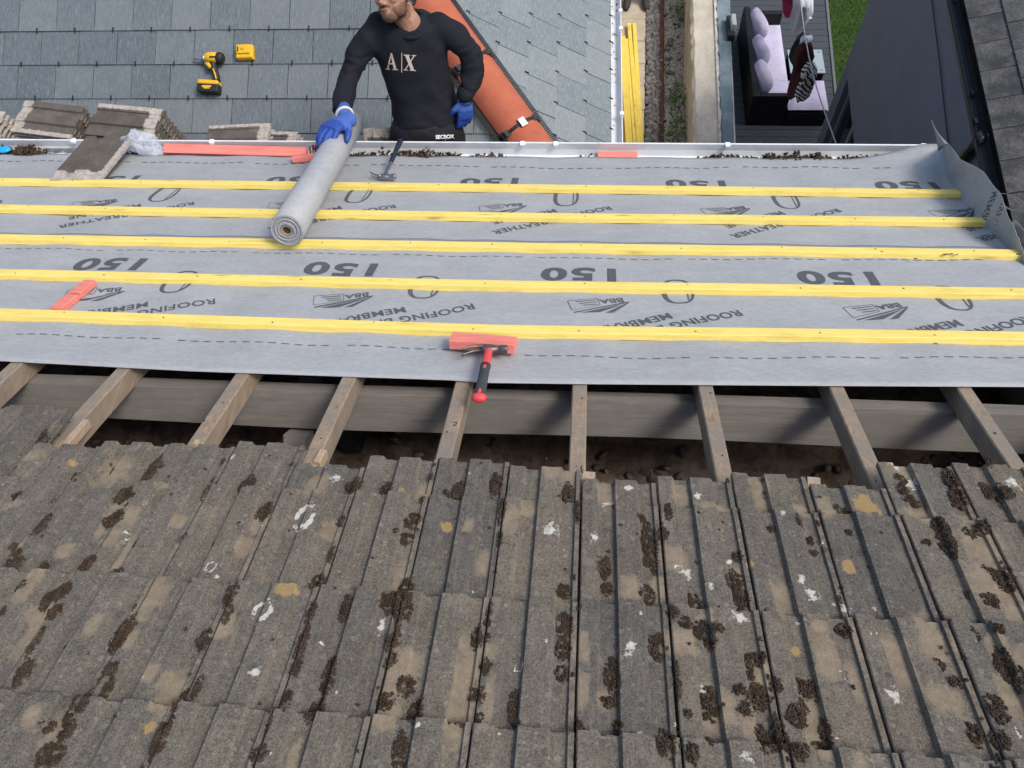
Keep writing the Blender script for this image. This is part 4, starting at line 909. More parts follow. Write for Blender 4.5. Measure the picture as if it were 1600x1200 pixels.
Pn = np.array([[tuple(q) for q in r] for r in P]) - np.array(me_l.location)
o = link('sheet', grid_mesh('sheet', Pn), M_MEMB, me_l, True); m = o.modifiers.new('s', 'SOLIDIFY'); m.thickness = .0012; m.offset = -1
# pointed corner standing up from the fold
tipn = .30; tip = RW(1455, 186, tipn); ca = W(fold_x(T1b) - .03, T1b - .03, s1_n(fold_x(T1b), T1b)); cb = W(*fe[0]); mb = MB()
q0 = RW(1470, 226, .12); NV = 8; rows = []
for k in range(NV + 1):
    f = k / NV; a_ = lerp(RW(1466, 236, .06), tip, f) + NRM * .01 * math.sin(f * 3.14); b_ = lerp(cb, tip, f) + EX * -.012 * math.sin(f * 3.14); rows.append([lerp(a_, b_, g / 4) for g in range(5)])
o = link('corner_flap', grid_mesh('corner_flap', np.array([[tuple(q) for q in r] for r in rows]) - np.array(me_l.location)), M_MEMB, me_l, True); m = o.modifiers.new('s', 'SOLIDIFY'); m.thickness = .0015
me_u = thing('roofing_membrane', 'upper strip of grey printed membrane ending in a straight edge above the bare rafters', 'membrane', W(-.3, 2.7, NM), 'grey membrane strips on the rafters')
ed2 = [R(*q, NM) for q in ((-300, 545), (0, 565), (300, 581), (700, 595), (738, 597.5), (750, 599), (900, 601), (1300, 604), (1600, 605.5), (1900, 604))]
def edge2(x): return float(np.interp(x, [q[0] for q in ed2], [q[1] for q in ed2]))
def s2_n(x, t): f = max(0, 1 - (t - edge2(x)) / .16); return lerp(mem_n(x, t), NM, f) + .003
T2b = R(800, 376, NM)[1]; xs2 = np.linspace(-5.0, 1.93, 190); P = []
for x in xs2: P.append([W(x, lerp(edge2(x), T2b, k / 34), s2_n(x, lerp(edge2(x), T2b, k / 34))) for k in range(35)])
o = link('sheet', grid_mesh('sheet', np.array([[tuple(q) for q in r] for r in P]) - np.array(me_u.location)), M_MEMB, me_u, True); m = o.modifiers.new('s', 'SOLIDIFY'); m.thickness = .0012; m.offset = -1
# small standing fold of the upper strip at the right edge
q = [RW(1560, 372, NM + .006), RW(1586, 344, .07), RW(1606, 366, .05), RW(1640, 400, NM + .006)]
rows = [[lerp(lerp(q[0], q[3], g / 6), lerp(q[1], q[2], g / 6), f / 6) + NRM * .012 * math.sin(f / 6 * 3.14) for f in range(7)] for g in range(7)]
o = link('corner_flap', grid_mesh('corner_flap', np.array([[tuple(v) for v in r] for r in rows]) - np.array(me_u.location)), M_MEMB, me_u, True); m = o.modifiers.new('s', 'SOLIDIFY'); m.thickness = .0015

# ------------------------------------------------------------------ print on the membrane
def put_print(mb, vs, fs, cx, ct, ang, nf_, lift=.0016, curl=False):
    ca, sa_ = math.cos(ang), math.sin(ang)
    out = []
    for v in vs:
        x, t = cx + v.x * ca - v.y * sa_, ct + v.x * sa_ + v.y * ca; out.append((x, t))
    if nf_ is s1_n: pos = [curl_pos(x, t, lift) for x, t in out]
    else: pos = [W(x, t, nf_(x, t) + lift) for x, t in out]
    keep = [f for f in fs if all(pos[i] is not None and -5 < out[i][0] < (1.86 if nf_ is s2_n else 9) for i in f)]
    mb.add([q if q is not None else W(0, 4, -.06) for q in pos], keep)
t150 = text_polys('150', .165, .006, sx=1.32, space=1.12)
tl1 = text_polys('ROOFING BREATHER', .066, .0012, align='LEFT', sx=1.0, space=1.05); tl1s = text_polys('ROOFING BREA', .066, .0012, align='LEFT', sx=1.0, space=1.05); tl2 = text_polys('MEMBRANE', .066, .0012, align='LEFT', sx=1.0, space=1.05); tbba = text_polys('BBA', .05, .001, sx=1.1)
tiny = text_polys('APPROVAL\nINSPECTION\nTESTING\nCERTIFICATION', .0115, 0, align='LEFT')
def poly(pts): return [Vector((x, y, 0)) for x, y in pts], [tuple(range(len(pts)))]
def bba(mb, cx, ct, nf_):
    # drawn upright in local coords (x right, y up) then turned round with the print
    a = math.radians(194)
    for pts in ([(-.10, -.02), (.115, .032), (.115, .042), (-.10, -.005)][::1], [(-.10, -.008), (.05, .058), (.01, .062)], [(-.09, -.002), (-.02, .062), (-.055, .06)]):
        pass
    v, f = poly([(-.115, .0), (.12, .050), (.12, .058), (-.115, .008)]); put_print(mb, v, f, cx, ct, a, nf_)
    v, f = poly([(-.085, .018), (.095, .062), (.02, .068)]); put_print(mb, v, f, cx, ct, a, nf_)
    v, f = poly([(-.112, .012), (-.098, .014), (.0, .076), (-.032, .078)]); put_print(mb, v, f, cx, ct, a, nf_)
    v, f = tbba; put_print(mb, [q + Vector((-.05, -.018, 0)) for q in v], f, cx, ct, a, nf_)
    fr = [(.005, -.045), (.125, -.045), (.125, .035), (.005, .012)]
    for i in range(4):
        p, q = Vector((*fr[i], 0)), Vector((*fr[(i + 1) % 4], 0)); d = (q - p).normalized(); w = Vector((-d.y, d.x, 0)) * .0012; put_print(mb, [p - w, q - w, q + w, p + w], [(0, 1, 2, 3)], cx, ct, a, nf_)
    for k in range(3):
        v, f = poly([(.015, -.034 + k * .017), (.095 - k * .012, -.034 + k * .017), (.095 - k * .012, -.029 + k * .017), (.015, -.029 + k * .017)]); put_print(mb, v, f, cx, ct, a, nf_)
def emblem(mb, cx, t0, t1, nf_):
    c = (t0 + t1) / 2; h = (t1 - t0) / 2; O = []; I = []; N = 28
    for k in range(N):
        a = 2 * math.pi * k / N; sx = math.copysign(abs(math.cos(a)) ** .75, math.cos(a)); sy = math.copysign(abs(math.sin(a)) ** .8, math.sin(a))
        O.append((cx + .066 * sx, c + h * sy)); wdt = .012 if sx > .3 else (.02 if sx < -.3 else .006); I.append((cx + (.066 - wdt) * sx, c + (h - .008) * sy))
    mb.add([W(x, t, nf_(x, t) + .0016) for x, t in O + I], [(k, (k + 1) % N, N + (k + 1) % N, N + k) for k in range(N)])
    for k in (-1, 1):
        v = [(cx + .036, c - h * .72), (cx + .041, c - h * .70), (cx + .041, c + h * .7), (cx + .036, c + h * .72)]
    mb.add([W(x, t, nf_(x, t) + .0016) for x, t in v], [(0, 1, 2, 3)])
def dashes(mb, pts, nf_, n, ln=.03, gap=None, w=.0045, group=9, step=.0505):
    xs = [q[0] for q in pts]; x = -4.8; k = 0
    while x < 1.68:
        t = float(np.interp(x, xs, [q[1] for q in pts])); k += 1
        if k % 13: mb.add([W(a, t + b + (.0 if True else 0), nf_(a, t + b) + .0016) for a, b in ((x, -w / 2), (x + ln, -w / 2), (x + ln, w / 2), (x, w / 2))], [(0, 1, 2, 3)])
        x += step
    return mb
def strip_print(par, nf_, c150s, dt150, t_emb, t_bba, t_txt, ang):
    up = nf_ is s2_n
    for cx in c150s:
        for nm, fn in (('printed_number', lambda mb: put_print(mb, *t150, cx, dt150(cx), math.pi, nf_)), ('printed_emblem', lambda mb: emblem(mb, cx + (.385 if up else .41), *t_emb, nf_)),
                       ('printed_logo', lambda mb: bba(mb, cx + (.075 if up else .1), t_bba, nf_)),
                       ('printed_words', lambda mb: (put_print(mb, *(tl1s if up else tl1), cx + (.615 if up else .64), t_txt, ang, nf_), put_print(mb, *tl2, cx + (.345 if up else .365), t_txt - .038, ang, nf_)))):
            mb = MB(); fn(mb)
            if mb.f: mb.build(nm, M_PRINT, par, kind='stuff')
strip_print(me_u, s2_n, [-2.115, -1.045, -.005, 1.062, -3.18], lambda x: 3.048 + .02 * (abs(x + .0) / 2), (2.80, 3.005), 2.785, 2.745, math.radians(204))
strip_print(me_l, s1_n, [-3.78, -2.70, -1.62, -.515, .600, 1.69], lambda x: 4.172, (3.83, 4.075), 3.80, 3.815, math.radians(211))
mb = MB(); dashes(mb, [R(*q, NM) for q in ((0, 522), (300, 533), (660, 545), (850, 557), (1000, 560), (1600, 559))], s2_n, 0)
dashes(mb, [R(*q, NM) for q in ((0, 388), (700, 401), (1000, 406), (1550, 407))], s2_n, 0, ln=.032)
mb.build('printed_dashes', M_PRINT, me_u, kind='stuff')
mb = MB(); dashes(mb, [R(*q, NM) for q in ((0, 251), (300, 254), (700, 259), (900, 263), (1250, 261), (1400, 264), (1470, 265))], s1_n, 0, ln=.033, w=.009, step=.0545)
mb.build('printed_dashes', M_PRINT, me_l, kind='stuff')

# ------------------------------------------------------------------ yellow roofing battens
BT = -.0215
bl = [([(-60, 281), (800, 291.5), (1501, 300)], 'yellow roofing batten nearest the gutter, its cut end at right'),
      ([(-60, 323), (800, 337), (1551, 344.5)], 'second yellow roofing batten up from the gutter'),
      ([(-60, 370), (800, 384.5), (1597, 395.5)], 'third yellow roofing batten from the gutter, with dark knots near its right end'),
      ([(-60, 425), (800, 445), (1660, 457)], 'yellow roofing batten next above the one under the red hammer block'),
      ([(-60, 487), (800, 516), (1660, 527)], 'yellow roofing batten nearest the bare rafters, touching the pink block')]
BTOP = []
for pts, lab in bl:
    q = [R(*p, BT) for p in pts]; sl_ = (q[1][1] - q[0][1]) / (q[1][0] - q[0][0]); q[0] = (q[0][0] - 1.7, q[0][1] - 1.7 * sl_); mb = MB(); bw, bd = .057, .0265
    ts = [a[1] for a in q]; xs = [a[0] for a in q]; x0 = xs[0]; x1 = xs[-1]; rings = []; N = 38; ch = .002
    for k in range(N + 1):
        x = lerp(x0, x1, k / N); t = float(np.interp(x, xs, ts)) + .0115 + .002 * mnoise.noise(Vector((x * 1.1, ts[0], 2))); n = BT + .0015 * mnoise.noise(Vector((x * .9, t, 5)))
        rings.append([W(x, t - bw / 2 + ch, n), W(x, t + bw / 2 - ch, n), W(x, t + bw / 2, n - ch), W(x, t + bw / 2, n - bd), W(x, t - bw / 2, n - bd), W(x, t - bw / 2, n - ch)])
    mb.loft(rings); tag(mb.build('roofing_batten', M_YEL), lab, 'batten', 'yellow roofing battens across the membrane')
    BTOP.append((xs, ts))
# nails where battens cross rafters
mb = MB()
for xs, ts in BTOP:
    for x in rx:
        if xs[0] < x < xs[-1] - .03:
            t = float(np.interp(x, xs, ts)) + .0115; p = W(x + rng.uniform(-.014, .014), t + rng.uniform(-.014, .014), BT + .0015); mb.tube([p - NRM * .004, p + NRM * .0008], rng.uniform(.0022, .0034), 8)
o = mb.build('batten_nail', M_DSTEEL, kind='stuff'); tag(o, 'small nail heads driven into the yellow battens over the rafters', 'nails')
mb = MB()
for (px, py, r) in ((1478, 397, .012), (1487, 396.5, .010), (1495, 397.5, .008), (1431, 404, .009), (1378, 393, .007), (1591, 397, .010)):
    q = RW(px, py, BT + .0012); mb.add([q + EX * math.cos(a * .7) * r * rng.uniform(.7, 1.3) + DWN * math.sin(a * .7) * r * .6 * rng.uniform(.7, 1.2) for a in range(9)], [tuple(range(9))])
mb.build('batten_knot', plain('dark_resin_knot', (.09, .035, .015), .6, .4, 200), bpy.data.objects['roofing_batten.002'], kind='stuff')
# ------------------------------------------------------------------ pink battens and blocks
def bar(px0, px1, w, d, n0, n1, lab, mat=M_PINK, name='pink_batten', tilt=None):
    a, b = RW(*px0, n0), RW(*px1, n1); mb = MB().beam(a, b, tilt or NRM, w, d, seg=6, jit=.0005); o = mb.build(name, mat); bevel(o, .002); return tag(o, lab, 'batten', 'pink batten offcuts')
bar((704, 524.5), (806, 532), .062, .040, .012, .012, 'short pink timber block under the red handled hammer')
bar((86, 481), (140, 437), .052, .028, -.016, -.014, 'pink batten offcut leaning aslant between two yellow battens at left')
a0, a1 = Zp(255, 231, EAVE.z + .02), Zp(478, 237, EAVE.z + .02)
o = MB().beam(a0, a1, Vector((0, -.35, 1)), .062, .034, seg=4).build('pink_batten', M_PINK); bevel(o, .002); tag(o, 'longest pink batten lying in the white gutter behind the membrane', 'batten', 'pink batten offcuts')
bar((456, 244), (520, 238), .052, .035, -.008, -.008, 'short pink batten piece beside the membrane roll near the gutter')
a0, a1 = Zp(934, 243, EAVE.z - .012), Zp(996, 243.5, EAVE.z - .012)
o = MB().beam(a0 + Vector((0, .012, 0)), a1 + Vector((0, .012, 0)), UP, .05, .03).build('pink_batten', M_PINK); tag(o, 'thin sliver of a pink batten showing at the gutter edge right of the person', 'batten', 'pink batten offcuts')

# ------------------------------------------------------------------ debris, bag and bits in the gutter
C = []; Sz = []
def heap(px0, px1, py, hh, n):
    for _ in range(n):
        px = rng.uniform(px0, px1); q = Zp(px, py, EAVE.z - .02); x = q.x; c = gp(x); v = rng.uniform(-.105, -.025); k = .5 + .5 * mnoise.noise(Vector((x * 14, 3, 1))); k = max(.05, k) * (1 - ((px - (px0 + px1) / 2) / ((px1 - px0) / 2)) ** 2 * .7)
        C.append((x, c.y + v, c.z - .085 + rng.uniform(.1, 1) * (hh * 1.25 * k))); s = rng.uniform(.004, .010); Sz.append((s * 1.3, s, s * .8))
heap(0, 70, 236, .115, 620); heap(545, 720, 240, .085, 700); heap(1090, 1185, 240, .06, 260); heap(1190, 1300, 240, .10, 480); heap(1310, 1400, 241, .07, 220); heap(900, 945, 243, .05, 60); heap(195, 225, 238, .05, 60); heap(730, 790, 241, .05, 120); heap(1400, 1450, 243, .04, 60)
tag(lumps('gutter_debris', C, Sz, M_MOSS, jit=.4), 'dark crumbled moss and soil lying along the white gutter', 'debris')
# loose twigs / slate nails in the gutter at left
mb = MB()
for k in range(42):
    px = rng.uniform(78, 116); q = Zp(px, rng.uniform(231, 237), EAVE.z - .03); a = rng.uniform(-.5, .5); d = Vector((math.cos(a), math.sin(a) * .5, rng.uniform(-.1, .1))) * rng.uniform(.02, .045); mb.tube([q - d, q + d], .0022, 5)
tag(mb.build('loose_clips', M_STEEL, kind='stuff'), 'scatter of small silvery clips in the gutter left of the loose tile', 'clips')
q = Zp(6, 233.5, EAVE.z + .01); mb = MB().tube([q + Vector((-.5, 0, 0)), q, q + Vector((.025, 0, 0)), q + Vector((.045, 0, -.002))], [(.012, .03), (.012, .03), (.011, .024), (.004, .008)], 12, sx=UP)
tag(mb.build('blue_handle', plain('bright_blue_plastic', (.02, .33, .62), .4, .1), smooth=True), 'bright blue tool handle tip in the gutter at the left edge', 'tool')
# crumpled plastic bag
cb_ = Zp(225, 226, EAVE.z + .05); mb = MB(); mb.ball(cb_, (.125, .06, .065), 40, 26)
for i, v in enumerate(mb.v):
    d = v - cb_; f = 1 + .55 * mnoise.noise(d * 13) + .25 * abs(mnoise.noise(d * 31)); mb.v[i] = cb_ + d * f + Vector((0, 0, .04 * max(0, 1 - abs(d.x + .03) / .05) if d.z > 0 else 0))
t = NT('clear_crinkled_plastic', .22, .5); t.b.inputs['Alpha'].default_value = .42; mbag = t.out((.62, .68, .78), t.noise(30, 4, .6, dist=1.5), .6, .01)
tag(mb.build('plastic_bag', mbag, smooth=False), 'crumpled clear bluish plastic bag in the gutter beside the tile stack', 'bag')
# reddish strap hank beside the roll
mb = MB(); q = Zp(492, 232, EAVE.z + .06)
for k in range(3): mb.tube([q + Vector((-.03 + k * .018, -.02, -.04)), q + Vector((-.03 + k * .02, 0, .01 + k * .004)), q + Vector((-.012 + k * .02, .012, .016)), q + Vector((0 + k * .02, 0, -.03))], .005, 6)
tag(mb.build('strap_loops', plain('dark_red_strap', (.12, .03, .025), .7)), 'dark red looped straps in the gutter beside the membrane roll', 'strap')

# ------------------------------------------------------------------ loose tiles: stacks behind the gutter and one on the membrane
TL, TW = .415, .228
def loose_tile_mesh(n_along=14):
    uu = np.concatenate([PX[:-2], [1.0, 1.12]]); hh = np.concatenate([PH[:-2], [.0074, .0074]])
    vs = []; fs = []; L = np.linspace(-TL / 2, TL / 2, n_along); m = len(uu)
    for y in L:
        hd_ = 1.0 if y < TL / 2 - .045 else .55
        for u, h in zip(uu, hh): vs.append((-(u / 1.12 - .5) * TW, y, .014 + h * hd_))
    for y in L:
        for u, h in zip(uu, hh): vs.append((-(u / 1.12 - .5) * TW, y, .002 + h * .9))
    K = n_along * m
    for i in range(n_along - 1):
        for j in range(m - 1):
            a = i * m + j; fs.append((a, a + 1, a + m + 1, a + m)); fs.append((K + a + m, K + a + m + 1, K + a + 1, K + a))
        fs.append((i * m, i * m + m, K + i * m + m, K + i * m)); fs.append((K + i * m + m - 1, K + i * m + 2 * m - 1, i * m + 2 * m - 1, i * m + m - 1))
    for j in range(m - 1):
        fs.append((j, K + j, K + j + 1, j + 1)); b = (n_along - 1) * m + j; fs.append((b + 1, K + b + 1, K + b, b))
    me = bpy.data.meshes.new('loose_tile'); me.from_pydata(vs, [], [q[::-1] for q in fs]); me.update()
    return me
def mat_loose():
    t = NT('loose_tile_concrete', .92, .15); co = t.coord(per_obj=True); sep = t.n('ShaderNodeSeparateXYZ'); t.l(t.tc.outputs['Object'], sep.inputs[0])
    big = t.noise(8, 4, .6, co); fine = t.noise(380, 2, .7, co); mid = t.noise(45, 4, .7, co)
    base = t.ramp(big, [(.3, (.085, .075, .064)), (.5, (.12, .105, .09)), (.7, (.165, .145, .12))]); base = t.mix(t.ramp(fine, [(.36, .8), (.52, 0)]), base, (.05, .043, .036)); base = t.mix(t.ramp(mid, [(.6, 0), (.75, .5)]), base, (.26, .25, .22))
    # clean pale concrete where the neighbouring tile covered it
    e = t.math('MULTIPLY', t.math('SUBTRACT', mid, .5), .02)
    hm = t.ramp(t.math('MULTIPLY', t.math('SUBTRACT', t.math('ADD', sep.outputs[1], e), TL / 2 - .075), 30), [(0, 0), (.3, 1)])
    sm = t.ramp(t.math('MULTIPLY', t.math('SUBTRACT', t.math('SUBTRACT', e, sep.outputs[0]), TW / 2 - .030), 60), [(0, 0), (.3, 1)])
    um = t.ramp(t.math('MULTIPLY', t.math('SUBTRACT', .012, sep.outputs[2]), 120), [(0, 0), (1, 1)])
    k = t.math('MAXIMUM', t.math('MAXIMUM', hm, sm), um); pale = t.ramp(mid, [(.35, (.28, .245, .205)), (.65, (.46, .42, .37))])
    return t.out(t.mix(k, base, pale), fine, .5, .002)
M_LOOSE = mat_loose(); LT = loose_tile_mesh(); LT.materials.append(M_LOOSE)
def put_tile(pos, ydir, up, lab, group, sc=1.0):
    y = Vector(ydir).normalized(); x = y.cross(Vector(up)).normalized(); z = x.cross(y); o = bpy.data.objects.new('loose_tile', LT); COL.objects.link(o)
    m = Matrix.Identity(4)
    for i in range(3): m[i][0], m[i][1], m[i][2] = x[i] * sc, y[i] * sc, z[i] * sc
    m.translation = Vector(pos); o.matrix_world = m; return tag(o, lab, 'roof tile', group)
# loose tile on the membrane: head towards the camera, resting against the first batten
ta, tb = RW(172, 217, .05), RW(117, 283, -.028); dy = (tb - ta)
put_tile((ta + tb) / 2 - NRM * .012 + EX * .012, dy, NRM, 'single old roof tile lying aslant on the membrane against the first batten', 'loose old roof tiles', sc=dy.length / TL)
BZ = 2.93
sb = thing('scaffold_board', 'timber scaffold board behind the gutter under the stacked tiles', 'board', (-3, 3.72, BZ))
MB().abox((-5.2, EAVE.y + .14, BZ - .04), (-.95, EAVE.y + .37, BZ)).build('plank', M_RAFT, sb)
for x in (-5, -3.2, -1.3):
    MB().tube([(x, EAVE.y + .25, -.02), (x, EAVE.y + .25, BZ - .045)], .024, 12).build('standard', M_STEEL, sb)
ORD = 'first second third fourth fifth sixth seventh eighth ninth tenth eleventh'.split()
def stack(px, py, ztop, n, yd, name, sc, tilt, flip=False):
    c = Zp(px, py, ztop)
    for k in range(n):
        j = rng.uniform(-.006, .006); yy = Vector(yd) + Vector((0, rng.uniform(-.03, .03), 0)); p = c - Vector((0, 0, .0285 * sc * k)) + Vector((j + k * .004 * (1 if yd[0] > 0 else -1), j * .6 + k * .002, -.03))
        lab = f'{ORD[k]} old roof tile down in {name}' if k else f'topmost old roof tile of {name}'
        put_tile(p, -yy if (flip and k) else yy, Vector((0, -tilt, 1)), lab, 'old roof tiles stacked behind the gutter', sc)
stack(74, 184, 3.30, 11, (-1, .16, -.02), 'the stack with a pale left end', 1.10, .14)
stack(194, 188, 3.32, 11, (1, -.14, .02), 'the tile stack beside the plastic bag', 1.10, .14, True)
stack(-52, 192, 3.28, 11, (1, -.1, 0), 'the stack cut by the left edge', 1.10, .1)
stack(368, 212, 3.20, 7, (1, .10, .0), 'the low pile left of the roll', 1.0, -.05)
stack(418, 221, 3.14, 5, (1, .0, .0), 'the lowest pile nearest the roll', .9, 0)
tpt = Zp(588, 201, 3.27); yv = Vector((0, .42, .91)).normalized(); uv = Vector((0, -.91, .42))
for k in range(4):
    put_tile(tpt - yv * (TL * .5 * .72) - uv * (.027 * k) + Vector((.006 * k, 0, -.008 * k)), yv, uv, f'{ORD[k]} of the pale topped tiles leaning upright beside the person', 'old roof tiles leaning upright', .72)

# ------------------------------------------------------------------ membrane roll
rl0, rl1 = RW(448, 360, .062), Dp(548, 192, 4.62)
RR = .079; ax = (rl1 - rl0).normalized(); u_ = NRM.cross(ax).normalized(); v_ = ax.cross(u_)
roll = thing('membrane_roll', 'rolled up grey membrane lying down the slope under a blue gloved hand', 'roll', rl0)
turns = 11; NS = 40; rows = []
for k in range(turns * NS + 1):
    a = 2 * math.pi * k / NS; r = .024 + (RR - .024) * k / (turns * NS) + .0012 * math.sin(a * 2 + k * .01) + .0007 * math.sin(k * .7)
    d = u_ * math.cos(a) + v_ * math.sin(a); e = ax * (.003 * math.sin(k * .045) + .001 * math.sin(k * .31)); rows.append([tuple(rl0 + d * r + e), tuple(lerp(rl0, rl1, .33) + d * (r + .001)), tuple(lerp(rl0, rl1, .66) + d * r), tuple(rl1 + d * r + e)])
o = link('rolled_sheet', grid_mesh('rolled_sheet', np.array(rows) - np.array(roll.location)), M_MEMB, roll, True); m = o.modifiers.new('s', 'SOLIDIFY'); m.thickness = .0046
MB().tube([rl0 + ax * .012, rl1 - ax * .012], .0745, 32).build('inner_winding', M_MEMB, roll, smooth=False)
card = plain('brown_cardboard', (.25, .19, .13), .9, .15)
rg = []
for (p, r) in ((rl0 - ax * .004, .025), (rl1 + ax * .004, .025), (rl1 + ax * .004, .018), (rl0 - ax * .004, .018)): rg.append([p + (u_ * math.cos(2 * math.pi * i / 20) + v_ * math.sin(2 * math.pi * i / 20)) * r for i in range(20)])
MB().loft(rg + [rg[0]], caps=False).build('cardboard_core', card, roll, smooth=True)
MB().tube([rl0 + ax * .006, rl0 + ax * .02], .0182, 18).build('core_hollow_shade', plain('core_dark', (.05, .04, .03), .9), roll)  # dark disc painted as the shade inside the hollow core

# ------------------------------------------------------------------ hammers
def hammer(name, lab, head, end, side, mats, slim=1.0, up=NRM):
    h0, h1 = Vector(head), Vector(end); hx_ = (h1 - h0); L = hx_.length; hx_.normalize(); sd = Vector(side); sd = (sd - hx_ * sd.dot(hx_)).normalized(); zu = sd.cross(hx_).normalized()
    if zu.dot(NRM) < 0: zu = -zu
    t = thing(name, lab, 'hammer', h0, 'claw hammers on the membrane')
    def pt(a, b, c): return h0 + hx_ * a + sd * b + zu * c
    mb = MB(); # head: striking face side is +sd
    def ring(c, b, r0, r1, n=12, tw=0):
        return [pt(c[0] + r0 * math.cos(2 * math.pi * i / n), c[1], c[2] + r1 * math.sin(2 * math.pi * i / n)) for i in range(n)]
    mb.loft([ring((.0, y, 0), 0, a, b) for y, a, b in ((-.024, .015, .013), (-.012, .019, .015), (.012, .019, .015), (.022, .014, .013), (.034, .011, .0115), (.040, .0145, .0145), (.062, .0155, .0155), (.065, .0135, .0135))])
    hd_ = mb.build('hammer_head', mats[0], t, smooth=True); bevel(hd_, .0015)
    for s in (-1, 1):
        rings = []
        for k in range(9):
            f = k / 8; y = -.018 - .075 * f; x = -.004 + .034 * f * f; w = lerp(.0075, .0045, f); th = lerp(.008, .0025, f); z = s * (.0075 + .004 * f)
            rings.append([pt(x + th * math.cos(2 * math.pi * i / 8), y, z + w * math.sin(2 * math.pi * i / 8)) for i in range(8)])
        MB().loft(rings).build('claw', mats[0], t, smooth=True)
    def shaft(nm, a0, a1, w, mat, n=9, fn=None):
        rings = []
        for k in range(n + 1):
            f = k / n; a = lerp(a0, a1, f); k_ = w(f); rings.append([pt(a, k_[0] * math.cos(2 * math.pi * i / 14), k_[1] * math.sin(2 * math.pi * i / 14)) for i in range(14)])
        return MB().loft(rings).build(nm, mat, t, smooth=True)
    return t, pt, L, shaft
M_RED = plain('red_handle', (.60, .07, .075), .5, .2, 90); M_DGRIP = plain('dark_grey_grip', (.045, .05, .053), .65, .15); M_NGRIP = plain('navy_rubber_grip', (.016, .02, .045), .6, .2)
hd0, he0 = RW(764, 545, .005), RW(747.5, 626, .0)
t, pt_, L, shaft = hammer('claw_hammer', 'claw hammer with red and black handle resting against the pink block', hd0, he0, EX, [M_DSTEEL])
shaft('shaft', .0, L * .36, lambda f: (.0145 + .002 * f, .012), M_RED)
gripo = shaft('grip', L * .34, L * .95, lambda f: (.0185 + .002 * math.sin(f * 3.1 + 3.3) + .0025 * f, .015), M_DGRIP)
shaft('butt', L * .93, L * 1.0, lambda f: (.021 * (1 - .5 * f ** 3) + .004, .017 * (1 - .4 * f ** 3)), M_RED)
MB().ball(pt_(L * .425, .0, .0135), (.006, .013, .0035), 12, 8, (EX, (he0 - hd0).normalized(), NRM)).build('grip_badge', M_RED, gripo, smooth=True)
MB().ball(pt_(L * .885, .0, .0145), (.006, .014, .0035), 12, 8, (EX, (he0 - hd0).normalized(), NRM)).build('grip_badge', M_RED, gripo, smooth=True)
vs, fs = text_polys('HAMMER', .012, 0, sx=1.0) if False else ([], [])
hd1 = RW(601, 276, -.022); he1 = RW(626, 219, .075)
M_CHROME = plain('bare_polished_steel', (.42, .42, .41), .3, .2, 50, metal=1.0)
t, pt_, L, shaft = hammer('claw_hammer', 'steel claw hammer with navy grip lying with its handle over the gutter', hd1, he1, EX * 1.0 + DWN * -.3, [M_CHROME])
shaft('shaft', .0, L * .42, lambda f: (.010 - .001 * f, .0085), M_CHROME)
gr = shaft('grip', L * .40, L * 1.0, lambda f: (.0125 + .0035 * f + .001 * math.sin(f * 9), .012 + .003 * f), M_NGRIP, 14)

# ------------------------------------------------------------------ drill and battery on the slates
def lift(px, py, up): return S(px, py, up)
M_DY = plain('yellow_tool_plastic', (.68, .40, .02), .5, .12); M_DB = plain('black_tool_plastic', (.022, .022, .022), .55, .2)
dr = thing('cordless_driver', 'yellow and black cordless impact driver lying on the slates', 'drill', S(330, 115))
D0 = lambda px, py, u=.045: S(px, py, u + .016)
axd = (D0(345, 90) - D0(316, 92)).normalized()
def rtube(nm, pts, rad, mat, par, n=14, sx=None): return MB().tube(pts, rad, n, sx=sx).build(nm, mat, par, smooth=True)
rtube('motor_housing', [D0(321, 90.5), D0(324, 90), D0(332, 89.8), D0(340.5, 90)], [.026, .036, .038, .036], M_DY, dr)
rtube('rear_cap', [D0(340, 90), D0(343, 90.5), D0(347, 91.5), D0(349, 92)], [.038, .041, .038, .026], M_DB, dr)
rtube('nose_cone', [D0(315, 92), D0(317, 91.5), D0(321.5, 90.6)], [.015, .025, .032], plain('grey_metal_nose', (.30, .31, .32), .4, .15, metal=.6), dr)
rtube('bit', [D0(303, 92.5, .03), D0(312, 92), D0(316, 91.8)], [.006, .008, .010], M_STEEL, dr)
hnd = rtube('handle', [D0(331, 94, .035), D0(333, 102, .033), D0(336, 112, .032), D0(338.5, 121, .032), D0(339, 128, .03)], [(.033, .028), (.026, .025), (.024, .024), (.025, .024), (.028, .026)], M_DB, dr)
rtube('handle_stripe', [D0(332.5, 107, .058), D0(336, 116, .057), D0(338, 124, .056)], [.005, .006, .005], M_DY, hnd, 8)
rtube('trigger_guard', [D0(321, 99), D0(326, 101), D0(330, 106)], [.012, .018, .014], M_DY, dr)
rtube('trigger', [D0(322.5, 100.5), D0(325, 107), D0(327, 109)], [.009, .010, .008], M_DB, dr)
def sbox(nm, c, w, h, u0, u1, mat, par, bv=.008, ang=0):
    c = S(*c); a = EX * math.cos(ang) + SU * math.sin(ang); b = SU * math.cos(ang) - EX * math.sin(ang)
    return bevel(MB().box(c + SN * (.016 + (u0 + u1) / 2), a * w / 2, b * h / 2, SN * (u1 - u0) / 2).build(nm, mat, par), bv, 3)
sbox('battery_base', (332.5, 143), .16, .068, .0, .075, M_DB, dr, .012, -.06)
bt_ = sbox('battery_top', (333, 135), .155, .035, .0, .078, M_DY, dr, .012, -.06)
mb = MB().box(S(332, 142) + SN * .0925, EX * .034, SU * .007, SN * .001).box(S(332, 144.3) + SN * .0925, EX * .022, SU * .006, SN * .001); mb.build('battery_emblem', M_DY, dr)
